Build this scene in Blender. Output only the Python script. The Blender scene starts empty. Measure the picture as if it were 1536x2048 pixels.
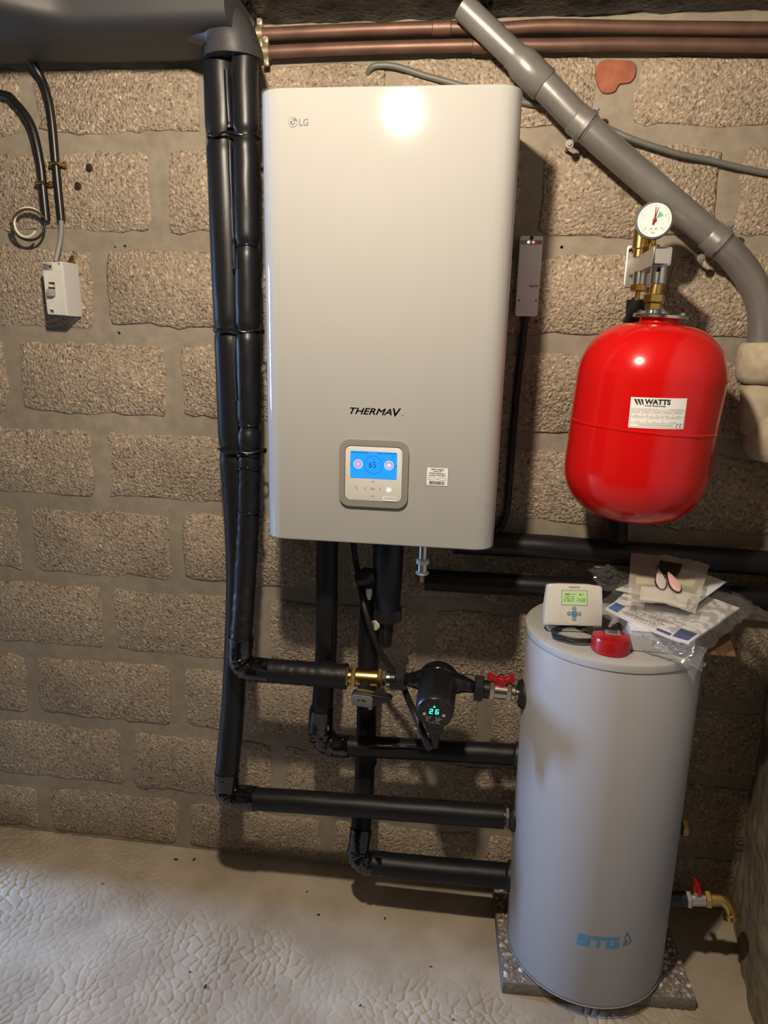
import bpy, bmesh, math, random
import numpy as np
from mathutils import Vector, Matrix, noise

scene = bpy.context.scene
COL = scene.collection
random.seed(7)

# ------------------------------------------------------------------ camera
YAW, PITCH, ROLL, FPX = 0.1203, 0.2465, 0.0244, 1386.6
fwd = Vector((-math.sin(YAW), math.cos(YAW), 0)); rgt = Vector((math.cos(YAW), math.sin(YAW), 0)); up = Vector((0, 0, 1))
f2 = fwd * math.cos(PITCH) - up * math.sin(PITCH); u2 = up * math.cos(PITCH) + fwd * math.sin(PITCH)
r3 = rgt * math.cos(ROLL) + u2 * math.sin(ROLL); u3 = u2 * math.cos(ROLL) - rgt * math.sin(ROLL)
cam_d = bpy.data.cameras.new('camera'); cam = bpy.data.objects.new('camera', cam_d); COL.objects.link(cam)
cam.matrix_world = Matrix(((r3.x, u3.x, -f2.x, 0.4247), (r3.y, u3.y, -f2.y, -1.6949), (r3.z, u3.z, -f2.z, 1.5055), (0, 0, 0, 1)))
cam_d.sensor_fit = 'VERTICAL'; cam_d.sensor_height = 24.0; cam_d.lens = 24.0 * FPX / 2048; cam_d.clip_start = 0.02
scene.camera = cam

# ------------------------------------------------------------------ world, lights, exposure
w = bpy.data.worlds.new('world'); scene.world = w; w.use_nodes = True
w.node_tree.nodes['Background'].inputs[0].default_value = (0.80, 0.85, 1.0, 1)
w.node_tree.nodes['Background'].inputs[1].default_value = 0.0
scene.view_settings.view_transform = 'Standard'; scene.view_settings.look = 'None'
scene.view_settings.gamma = 1.0; scene.view_settings.use_curve_mapping = False
scene.view_settings.exposure = 0.0
BULB = Vector((0.188, -1.12, 2.135))
ld = bpy.data.lights.new('bulb_light_offscreen', 'POINT'); ld.energy = 86; ld.color = (1.0, 0.845, 0.66); ld.shadow_soft_size = 0.036
lo = bpy.data.objects.new('bulb_light_offscreen', ld); lo.location = BULB; COL.objects.link(lo)
# daylight from the narrow window of the next room, through the opening in the left wall
wd = bpy.data.lights.new('window_left_offscreen', 'AREA'); wd.shape = 'RECTANGLE'; wd.size = 1.15; wd.size_y = 0.34
wd.energy = 430; wd.color = (0.34, 0.56, 1.0)
wo = bpy.data.objects.new('window_left_offscreen', wd); wo.location = (-4.6, 0.19, 1.45); COL.objects.link(wo)
wo.rotation_euler = (Vector((1, -0.09, -0.22))).to_track_quat('-Z', 'Y').to_euler()
_m = Vector((1, -0.09, -0.22)).normalized(); _x = Vector((0, 0, 1)); _x = (_x - _m * _x.dot(_m)).normalized(); _y = (-_m).cross(_x)
wo.matrix_world = Matrix(((_x.x, _y.x, -_m.x, -4.6), (_x.y, _y.y, -_m.y, 0.19), (_x.z, _y.z, -_m.z, 1.45), (0, 0, 0, 1)))

# ------------------------------------------------------------------ materials
def lin(h):
    h = h.lstrip('#'); c = [int(h[i:i + 2], 16) / 255 for i in (0, 2, 4)]
    return tuple(x / 12.92 if x <= 0.04045 else ((x + 0.055) / 1.055) ** 2.4 for x in c)
MATS = {}
def mat(name, color, rough=0.5, metal=0.0, spec=0.5, bump=None, var=None, emit=None, coat=0.0, alpha=1.0):
    """bump=(scale, strength, distance), var=(scale, amount): noise relief and noise colour variation"""
    if name in MATS: return MATS[name]
    m = bpy.data.materials.new(name); m.use_nodes = True; nt = m.node_tree; N = nt.nodes; L = nt.links
    b = N['Principled BSDF']
    if isinstance(color, str): color = lin(color)
    c4 = tuple(color) + (1,)
    b.inputs['Base Color'].default_value = c4; b.inputs['Roughness'].default_value = rough
    b.inputs['Metallic'].default_value = metal; b.inputs['Specular IOR Level'].default_value = spec
    b.inputs['Coat Weight'].default_value = coat; b.inputs['Coat Roughness'].default_value = 0.08
    b.inputs['Alpha'].default_value = alpha
    if emit:
        b.inputs['Emission Color'].default_value = tuple(emit[0]) + (1,); b.inputs['Emission Strength'].default_value = emit[1]
    if bump or var:
        tc = N.new('ShaderNodeTexCoord')
    if var:
        n = N.new('ShaderNodeTexNoise'); n.inputs['Scale'].default_value = var[0]; n.inputs['Detail'].default_value = 4
        L.new(tc.outputs['Object'], n.inputs['Vector'])
        mx = N.new('ShaderNodeMix'); mx.data_type = 'RGBA'; mx.blend_type = 'MULTIPLY'; mx.inputs[0].default_value = 1
        mx.inputs[6].default_value = c4
        r = N.new('ShaderNodeMapRange'); r.inputs[1].default_value = .25; r.inputs[2].default_value = .75
        r.inputs[3].default_value = 1 - var[1]; r.inputs[4].default_value = 1 + var[1] * .6
        L.new(n.outputs[0], r.inputs[0]); L.new(r.outputs[0], mx.inputs[7]); L.new(mx.outputs[2], b.inputs['Base Color'])
    if bump:
        n = N.new('ShaderNodeTexNoise'); n.inputs['Scale'].default_value = bump[0]; n.inputs['Detail'].default_value = 5
        L.new(tc.outputs['Object'], n.inputs['Vector'])
        bp = N.new('ShaderNodeBump'); bp.inputs['Strength'].default_value = bump[1]; bp.inputs['Distance'].default_value = bump[2]
        L.new(n.outputs[0], bp.inputs['Height']); L.new(bp.outputs[0], b.inputs['Normal'])
    MATS[name] = m
    return m

def rough_stone(name, stops, scale, bump, dist, chips=None, pits=True):
    m = bpy.data.materials.new(name); m.use_nodes = True; nt = m.node_tree; N = nt.nodes; L = nt.links; b = N['Principled BSDF']
    b.inputs['Roughness'].default_value = 0.92; b.inputs['Specular IOR Level'].default_value = 0.25
    tc = N.new('ShaderNodeTexCoord')
    n1 = N.new('ShaderNodeTexNoise'); n1.inputs['Scale'].default_value = scale; n1.inputs['Detail'].default_value = 6; n1.inputs['Roughness'].default_value = .62
    n2 = N.new('ShaderNodeTexVoronoi'); n2.inputs['Scale'].default_value = scale * 1.15; n2.inputs['Randomness'].default_value = 1
    n3 = N.new('ShaderNodeTexNoise'); n3.inputs['Scale'].default_value = 3.2; n3.inputs['Detail'].default_value = 4
    for n in (n1, n2, n3): L.new(tc.outputs['Object'], n.inputs['Vector'])
    rp = N.new('ShaderNodeValToRGB'); e = rp.color_ramp.elements
    e[0].position = stops[0][0]; e[0].color = lin(stops[0][1]) + (1,); e[1].position = stops[-1][0]; e[1].color = lin(stops[-1][1]) + (1,)
    for ps, c in stops[1:-1]:
        k = e.new(ps); k.color = lin(c) + (1,)
    mp = N.new('ShaderNodeMapping'); mp.inputs['Location'].default_value = (3.7, 8.1, 5.3); L.new(tc.outputs['Object'], mp.inputs['Vector'])
    nc = N.new('ShaderNodeTexNoise'); nc.inputs['Scale'].default_value = scale * .9; nc.inputs['Detail'].default_value = 6; nc.inputs['Roughness'].default_value = .62
    L.new(mp.outputs[0], nc.inputs['Vector']); L.new(nc.outputs[0], rp.inputs[0])
    r = N.new('ShaderNodeMapRange'); r.inputs[1].default_value = .3; r.inputs[2].default_value = .7; r.inputs[3].default_value = .78; r.inputs[4].default_value = 1.12
    L.new(n3.outputs[0], r.inputs[0])
    mx = N.new('ShaderNodeMix'); mx.data_type = 'RGBA'; mx.blend_type = 'MULTIPLY'; mx.inputs[0].default_value = 1
    L.new(rp.outputs[0], mx.inputs[6]); L.new(r.outputs[0], mx.inputs[7])
    if chips:                                   # pale and dark grains
        vc = N.new('ShaderNodeTexVoronoi'); vc.inputs['Scale'].default_value = chips
        nw = N.new('ShaderNodeTexNoise'); nw.inputs['Scale'].default_value = chips * .8
        L.new(tc.outputs['Object'], nw.inputs['Vector'])
        va = N.new('ShaderNodeMix'); va.data_type = 'RGBA'; va.inputs[0].default_value = .012
        L.new(tc.outputs['Object'], va.inputs[6]); L.new(nw.outputs['Color'], va.inputs[7]); L.new(va.outputs[2], vc.inputs['Vector'])
        sc = N.new('ShaderNodeSeparateColor'); L.new(vc.outputs['Color'], sc.inputs[0])
        cr = N.new('ShaderNodeValToRGB'); ce = cr.color_ramp.elements
        ce[0].position = 0; ce[0].color = (.42, .40, .38, 1); ce[1].position = 1; ce[1].color = (1.75, 1.72, 1.66, 1)
        for ps, g_ in ((.07, .5), (.13, .93), (.5, 1.0), (.86, 1.05), (.93, 1.5)):
            k = ce.new(ps); k.color = (g_, g_, g_, 1)
        L.new(sc.outputs[0], cr.inputs[0])
        m3 = N.new('ShaderNodeMix'); m3.data_type = 'RGBA'; m3.blend_type = 'MULTIPLY'; m3.inputs[0].default_value = .8
        L.new(mx.outputs[2], m3.inputs[6]); L.new(cr.outputs[0], m3.inputs[7]); mx = m3
    L.new(mx.outputs[2], b.inputs['Base Color'])
    ad = N.new('ShaderNodeMath'); ad.operation = 'ADD'
    if pits:
        mu = N.new('ShaderNodeMath'); mu.operation = 'MULTIPLY'; mu.inputs[1].default_value = -.7
        L.new(n2.outputs['Distance'], mu.inputs[0]); L.new(mu.outputs[0], ad.inputs[1])
    else: ad.inputs[1].default_value = 0
    L.new(n1.outputs[0], ad.inputs[0])
    bp = N.new('ShaderNodeBump'); bp.inputs['Strength'].default_value = bump; bp.inputs['Distance'].default_value = dist
    L.new(ad.outputs[0], bp.inputs['Height']); L.new(bp.outputs[0], b.inputs['Normal'])
    MATS[name] = m
    return m

BLOCK = rough_stone('concrete_block', [(.30, '#7e7163'), (.42, '#a69581'), (.55, '#b0a08d'), (.66, '#bcae9b'), (.76, '#d6cdbd')], 130, 0.85, 0.0075, chips=190)
MORTAR = rough_stone('mortar', [(.25, '#857b6d'), (.5, '#928879'), (.75, '#9e9485')], 34, 0.3, 0.003, pits=False)
PLASTER = rough_stone('rough_plaster', [(.25, '#6c6253'), (.5, '#8a7f6e'), (.75, '#a2977f')], 22, 0.5, 0.012)
CEMENT = rough_stone('cement_skim', [(.25, '#9a8d79'), (.5, '#b3a690'), (.75, '#c6baa4')], 26, 0.35, 0.006, pits=False)
FOAM = mat('black_foam', (0.008, 0.008, 0.009), 0.46, spec=0.3, bump=(55, .12, .004))
FOAMV = mat('black_foam_sheen', (0.008, 0.008, 0.009), 0.38, spec=0.38, bump=(14, .10, .006))
TAPE = mat('glossy_black_tape', (0.005, 0.005, 0.006), 0.06, spec=0.8, bump=(26, .55, .008))
WHITE = mat('white_enamel', (0.328, 0.326, 0.314), 0.06, spec=0.5)
BRASS = mat('brass', (0.62, 0.42, 0.14), 0.28, 1.0)
BRASSD = mat('aged_brass', (0.42, 0.27, 0.10), 0.38, 1.0)
COPPER = mat('aged_copper', (0.165, 0.092, 0.068), 0.48, 0.5, var=(16, .35), bump=(30, .15, .003))
CHROME = mat('zinc_plate', (0.62, 0.64, 0.66), 0.2, 1.0)
NICKEL = mat('nickel', (0.60, 0.56, 0.48), 0.25, 1.0)
STEEL = mat('brushed_steel', (0.55, 0.53, 0.49), 0.42, 0.8)
PVC = mat('grey_pvc', (0.20, 0.19, 0.18), 0.34, 0.3, var=(9, .25), bump=(40, .12, .003))
RED = mat('red_enamel', (0.52, 0.005, 0.005), 0.17, spec=0.5)
REDP = mat('red_plastic', (0.34, 0.007, 0.011), 0.3)
BLKP = mat('black_plastic', (0.010, 0.010, 0.011), 0.35)
BLKG = mat('gloss_black', (0.008, 0.008, 0.009), 0.16)
RUB = mat('black_rubber', (0.010, 0.010, 0.010), 0.5)
GREYTANK = mat('grey_tank_jacket', (0.365, 0.35, 0.35), 0.42, spec=0.35, bump=(120, .03, .002))
LID = mat('pale_grey_lid', (0.40, 0.39, 0.37), 0.4)
OFFW = mat('off_white_plastic', (0.60, 0.585, 0.54), 0.32)
LGREY = mat('light_grey_plastic', (0.56, 0.55, 0.55), 0.4)
MGREY = mat('mid_grey_plastic', (0.30, 0.29, 0.28), 0.4)
DGREY = mat('dark_grey_print', (0.085, 0.080, 0.078), 0.45)
INK = mat('black_ink', (0.012, 0.012, 0.012), 0.5)
PAPER = mat('white_paper', (0.72, 0.71, 0.70), 0.6)
BLUEINK = mat('blue_print', (0.012, 0.13, 0.42), 0.5)
NAVY = mat('navy_print', (0.010, 0.035, 0.16), 0.5)
STGBLUE = mat('sky_blue_print', (0.06, 0.27, 0.50), 0.5)

# ------------------------------------------------------------------ geometry helpers
def frame(o, z, x=None):
    z = Vector(z).normalized()
    x = Vector(x) if x is not None else (Vector((1, 0, 0)) if abs(z.x) < .9 else Vector((0, 0, 1)))
    x = (x - z * x.dot(z)).normalized(); y = z.cross(x); o = Vector(o)
    return Matrix(((x.x, y.x, z.x, o.x), (x.y, y.y, z.y, o.y), (x.z, y.z, z.z, o.z), (0, 0, 0, 1)))
def face_front(x, y, z):                 # local x right, local y up, local z towards the viewer (-Y)
    return Matrix(((1, 0, 0, x), (0, 0, -1, y), (0, 1, 0, z), (0, 0, 0, 1)))
def rrect(w_, h_, r, n=6, cx=0, cy=0):
    o = []
    for sx, sy, a0 in ((1, 1, 0), (-1, 1, 90), (-1, -1, 180), (1, -1, 270)):
        for k in range(n + 1):
            a = math.radians(a0 + 90 * k / n)
            o.append((cx + sx * (w_ / 2 - r) + r * math.cos(a), cy + sy * (h_ / 2 - r) + r * math.sin(a)))
    return o
def circ(r, n=28, cx=0, cy=0, ry=None):
    return [(cx + r * math.cos(2 * math.pi * k / n), cy + (ry or r) * math.sin(2 * math.pi * k / n)) for k in range(n)]
def spline(pts, sub=8):
    P = [Vector(p) for p in pts]; out = []
    for i in range(len(P) - 1):
        a, b, c, d = P[max(i - 1, 0)], P[i], P[i + 1], P[min(i + 2, len(P) - 1)]
        for k in range(sub):
            t = k / sub
            out.append(.5 * ((2 * b) + (c - a) * t + (2 * a - 5 * b + 4 * c - d) * t * t + (3 * b - a - 3 * c + d) * t ** 3))
    out.append(P[-1]); return out

class G:
    def __init__(s): s.v = []; s.f = []
    def add(s, v, f, M=None):
        n = len(s.v)
        s.v += [(M @ Vector(q)) if M else Vector(q) for q in v]; s.f += [tuple(i + n for i in q) for q in f]; return s
    def box(s, c, sz, b=0.0, M=None, seg=2):
        bm = bmesh.new(); bmesh.ops.create_cube(bm, size=1)
        bmesh.ops.scale(bm, vec=sz, verts=bm.verts)
        if b > 0: bmesh.ops.bevel(bm, geom=list(bm.edges), offset=b, segments=seg, affect='EDGES', profile=.5)
        bmesh.ops.translate(bm, vec=c, verts=bm.verts)
        bm.verts.index_update(); s.add([v.co.copy() for v in bm.verts], [[v.index for v in f.verts] for f in bm.faces], M); bm.free(); return s
    def tube(s, pts, r, n=16, cap=True, M=None, ecc=None):
        P = [Vector(p) for p in pts]; R = r if isinstance(r, (list, tuple)) else [r] * len(P)
        t0 = (P[1] - P[0]).normalized(); a = Vector((0, 0, 1)) if abs(t0.z) < .9 else Vector((1, 0, 0))
        nx = (a - t0 * a.dot(t0)).normalized(); v = []; f = []
        for i, p in enumerate(P):
            t = (P[min(i + 1, len(P) - 1)] - P[max(i - 1, 0)]).normalized()
            nx = (nx - t * nx.dot(t)).normalized(); ny = t.cross(nx)
            for k in range(n):
                A = 2 * math.pi * k / n
                rr = R[i] * (ecc(i / (len(P) - 1), A) if ecc else 1)
                v.append(p + nx * (rr * math.cos(A)) + ny * (rr * math.sin(A)))
        for i in range(len(P) - 1):
            for k in range(n):
                f.append((i * n + k, i * n + (k + 1) % n, (i + 1) * n + (k + 1) % n, (i + 1) * n + k))
        if cap: f.append(tuple(range(n))[::-1]); f.append(tuple((len(P) - 1) * n + k for k in range(n)))
        return s.add(v, f, M)
    def lathe(s, prof, M, n=32):
        v = []; f = []
        for r, z in prof:
            for k in range(n):
                A = 2 * math.pi * k / n; v.append((max(r, 1e-5) * math.cos(A), max(r, 1e-5) * math.sin(A), z))
        for i in range(len(prof) - 1):
            for k in range(n):
                f.append((i * n + k, i * n + (k + 1) % n, (i + 1) * n + (k + 1) % n, (i + 1) * n + k))
        f.append(tuple(range(n))[::-1]); f.append(tuple((len(prof) - 1) * n + k for k in range(n)))
        return s.add(v, f, M)
    def cyl(s, p0, p1, r, n=24, b=0.0, r1=None):
        p0, p1 = Vector(p0), Vector(p1); h = (p1 - p0).length; r1 = r if r1 is None else r1
        pr = [(r - b, 0), (r, b), (r1, h - b), (r1 - b, h)] if b else [(r, 0), (r1, h)]
        return s.lathe(pr, frame(p0, p1 - p0), n)
    def nut(s, p0, p1, r): return s.cyl(p0, p1, r, 6, .0015)
    def ext(s, out, h, M=None, b=0.0):
        n = len(out); cx = sum(p[0] for p in out) / n; cy = sum(p[1] for p in out) / n
        L_ = [(0, 0)]
        if b: L_ += [(0, h - b), (b * .3, h - b * .3), (b, h)]
        else: L_ += [(0, h)]
        v = []; f = []
        for ins, z in L_:
            for x, y in out:
                d = math.hypot(x - cx, y - cy) or 1
                v.append((x - (x - cx) / d * ins, y - (y - cy) / d * ins, z))
        for i in range(len(L_) - 1):
            for k in range(n): f.append((i * n + k, i * n + (k + 1) % n, (i + 1) * n + (k + 1) % n, (i + 1) * n + k))
        f.append(tuple(range(n))[::-1]); f.append(tuple((len(L_) - 1) * n + k for k in range(n)))
        return s.add(v, f, M)
    def band(s, outer, inner, h, M=None):
        n = len(outer); v = [(x, y, z) for o, z in ((outer, 0), (outer, h), (inner, h), (inner, 0)) for x, y in o]; f = []
        for i in range(4):
            j = (i + 1) % 4
            for k in range(n): f.append((i * n + k, i * n + (k + 1) % n, j * n + (k + 1) % n, j * n + k))
        return s.add(v, f, M)
    def text(s, body, size, M, align='LEFT', shear=0, offset=0, sx=1.0, depth=0.0004, bold=0):
        if bold:
            for ddx, ddy in ((-bold, 0), (bold, 0), (0, bold), (0, -bold)): s.text(body, size, M @ Matrix.Translation((ddx, ddy, 0)), align, shear, 0, sx, depth)
            return s
        cu = bpy.data.curves.new('t', 'FONT'); cu.body = body; cu.size = size; cu.align_x = align; cu.shear = shear; cu.offset = offset
        cu.extrude = depth / 2; cu.resolution_u = 3
        o = bpy.data.objects.new('t', cu); COL.objects.link(o)
        dg = bpy.context.evaluated_depsgraph_get(); me = bpy.data.meshes.new_from_object(o.evaluated_get(dg))
        s.add([(v.co.x * sx, v.co.y, v.co.z) for v in me.vertices], [tuple(p.vertices) for p in me.polygons], M)
        bpy.data.objects.remove(o); bpy.data.curves.remove(cu); bpy.data.meshes.remove(me); return s
    def warp(s, fn): s.v = [fn(q) for q in s.v]; return s
    def build(s, name, m, parent=None, ang=40, flat=False):
        o_ = parent.matrix_world.translation if parent else Vector((0, 0, 0))
        if parent: o_ = world_loc(parent)
        me = bpy.data.meshes.new(name); me.from_pydata([tuple(q - o_) for q in s.v], [], s.f); me.update()
        if not flat:
            me.shade_smooth(); me.set_sharp_from_angle(angle=math.radians(ang))
        me.materials.append(m)
        o = bpy.data.objects.new(name, me); COL.objects.link(o)
        if parent: o.parent = parent
        return o
def cut(o, cutters):
    """cut real holes into a finished mesh object"""
    c = cutters.build('cutter', o.data.materials[0]); m = o.modifiers.new('cut', 'BOOLEAN'); m.object = c; m.operation = 'DIFFERENCE'; m.solver = 'EXACT'
    bpy.context.view_layer.update(); dg = bpy.context.evaluated_depsgraph_get(); me = bpy.data.meshes.new_from_object(o.evaluated_get(dg))
    o.modifiers.remove(m); old = o.data; nm = old.name; bpy.data.objects.remove(c); o.data = me; bpy.data.meshes.remove(old); me.name = nm
    me.shade_smooth(); me.set_sharp_from_angle(angle=math.radians(40)); return o
def world_loc(o):
    l = Vector((0, 0, 0))
    while o: l = l + o.location; o = o.parent
    return l
def thing(name, label, cat, loc, group=None):
    o = bpy.data.objects.new(name, None); COL.objects.link(o); o.location = loc; o.empty_display_size = .05
    o['label'] = label; o['category'] = cat
    if group: o['group'] = group
    return o
def tag(o, label, cat, group=None):
    o['label'] = label; o['category'] = cat
    if group: o['group'] = group
    return o
def struct(o, label=None):
    o['kind'] = 'structure'
    if label: o['label'] = label
    return o
SEG = {'0': 'abcdef', '1': 'bc', '2': 'abdeg', '3': 'abcdg', '4': 'bcfg', '5': 'acdfg', '6': 'acdefg', '7': 'abc', '8': 'abcdefg', '9': 'abcdfg'}
def seven(g, txt, x, y, w_, h_, t, adv, M, slant=.1):
    for ch in txt:
        if ch in SEG:
            R_ = {'a': (0, h_ - t, w_, h_), 'd': (0, 0, w_, t), 'g': (0, h_ / 2 - t / 2, w_, h_ / 2 + t / 2), 'f': (0, h_ / 2, t, h_), 'b': (w_ - t, h_ / 2, w_, h_), 'e': (0, 0, t, h_ / 2), 'c': (w_ - t, 0, w_, h_ / 2)}
            for sgm in SEG[ch]:
                a, b, c, d = R_[sgm]
                g.add([(x + a + b * slant, y + b, 0), (x + c + b * slant, y + b, 0), (x + c + d * slant, y + d, 0), (x + a + d * slant, y + d, 0)], [(0, 1, 2, 3)], M)
        x += adv
    return g
def rectq(g, x0, y0, x1, y1, M, z=0.0):
    return g.add([(x0, y0, z), (x1, y0, z), (x1, y1, z), (x0, y1, z)], [(0, 1, 2, 3)], M)

# ================================================================== THE ROOM
XL, XR, ZC = -1.6, 1.205, 2.168
wb = struct(G().box(((XL + 1.45) / 2, .06, 1.14), (1.45 - XL + .3, .12, 2.32)).build('wall_back', MORTAR), 'wall of rough tan concrete blocks with wide smeared mortar joints')
Z0, PZ = 1.937, 0.22
JOINTS = {0: [-1.10, -.644, -.202, .218, .691, 1.13], 1: [-1.2, -.774, -.334, .10, .53, .95, 1.39], 2: [-1.37, -.93, -.497, -.057, .383, .83, 1.27],
          3: [-1.2, -.754, -.32, .10, .41, .85, 1.29], 4: [-1.4, -.97, -.534, -.09, .35, .79, 1.23], 5: [-1.2, -.768, -.333, .107, .45, .89, 1.33],
          6: [-1.42, -.98, -.543, -.103, .337, .777, 1.21], 7: [-1.24, -.796, -.356, .07, .508, .95, 1.39], 8: [-1.4, -.96, -.518, -.066, .374, .81, 1.25],
          9: [-1.24, -.803, -.3625, .0776, .52, .96, 1.39]}
rnd = random.Random(3)
def block(x0, x1, z0, z1, sd):
    out = []; st = .024
    cs = [(x0, z0), (x1, z0), (x1, z1), (x0, z1)]; cx, cz = (x0 + x1) / 2, (z0 + z1) / 2
    for i in range(4):
        a, b = cs[i], cs[(i + 1) % 4]; n = max(3, int(math.hypot(b[0] - a[0], b[1] - a[1]) / st))
        for k in range(n):
            t = k / n; x = a[0] + (b[0] - a[0]) * t; z = a[1] + (b[1] - a[1]) * t
            wob = noise.noise(Vector((x * 9, z * 9, sd))) * .011 + noise.noise(Vector((x * 38, z * 38, sd + 5))) * .008
            inx = 1 if i in (1, 3) else 0
            if k == 0: wob_x = wob_z = .007
            else: wob_x = wob_z = 0
            if inx: x += wob + (wob_x if i == 3 else -wob_x) * 1
            else: z += wob + (wob_z if i == 0 else -wob_z) * 1
            out.append((x, z))
    g = G(); n = len(out); v = []; f = []; pr = .003 + .003 * rnd.random()
    for ins, y in ((0, .006), (0, -pr * .4), (.006, -pr)):
        for x, z in out:
            d = math.hypot(x - cx, z - cz); v.append((x - (x - cx) / d * ins, y + (noise.noise(Vector((x * 30, z * 30, sd))) * .002 if y < 0 else 0), z - (z - cz) / d * ins))
    for i in range(2):
        for k in range(n): f.append((i * n + k, i * n + (k + 1) % n, (i + 1) * n + (k + 1) % n, (i + 1) * n + k))
    f.append(tuple(2 * n + k for k in range(n)))
    return g.add(v, f)
for k in range(10):
    zt = Z0 - (k - 1) * PZ - .021 if k else 2.088
    zb = Z0 - k * PZ + .021 if k < 9 else .012
    js = JOINTS[k]
    for a, b in zip(js[:-1], js[1:]):
        wl = .046 if (k == 0 and abs(a - .691) < .01) else .019 + .006 * rnd.random()
        wr = .046 if (k == 0 and abs(b - .691) < .01) else .019 + .006 * rnd.random()
        x0, x1 = max(a + wl, XL + .02), min(b - wr, 1.235)
        if x1 - x0 < .06: continue
        block(x0, x1, zb + rnd.uniform(-.004, .004), zt + rnd.uniform(-.004, .004), rnd.random() * 50).build('block', BLOCK, wb, 60)
bf = [(.648, 2.07), (.662, 2.083), (.695, 2.082), (.725, 2.078), (.731, 2.058), (.722, 2.040), (.700, 2.036), (.690, 2.022), (.668, 2.020), (.655, 2.035), (.650, 2.052)]
BRK = mat('red_brick', '#9c5d45', .9, bump=(60, .6, .006), var=(40, .25))
G().ext([(p_.x, p_.y) for p_ in spline([(x, z, 0) for x, z in bf + bf[:1]], 4)[:-1]], .009, face_front(0, .002, 0), .003).build('brick_fragment', BRK, wb)['label'] = 'orange red brick fragment set in mortar'

for x, z, r_ in ((.608, 1.712, .0035), (-.43, 1.705, .004), (-.455, 1.703, .003), (-.46, 1.50, .0045)):
    cut(wb, G().cyl((x, -.02, z), (x, .035, z), r_, 12))
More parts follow.
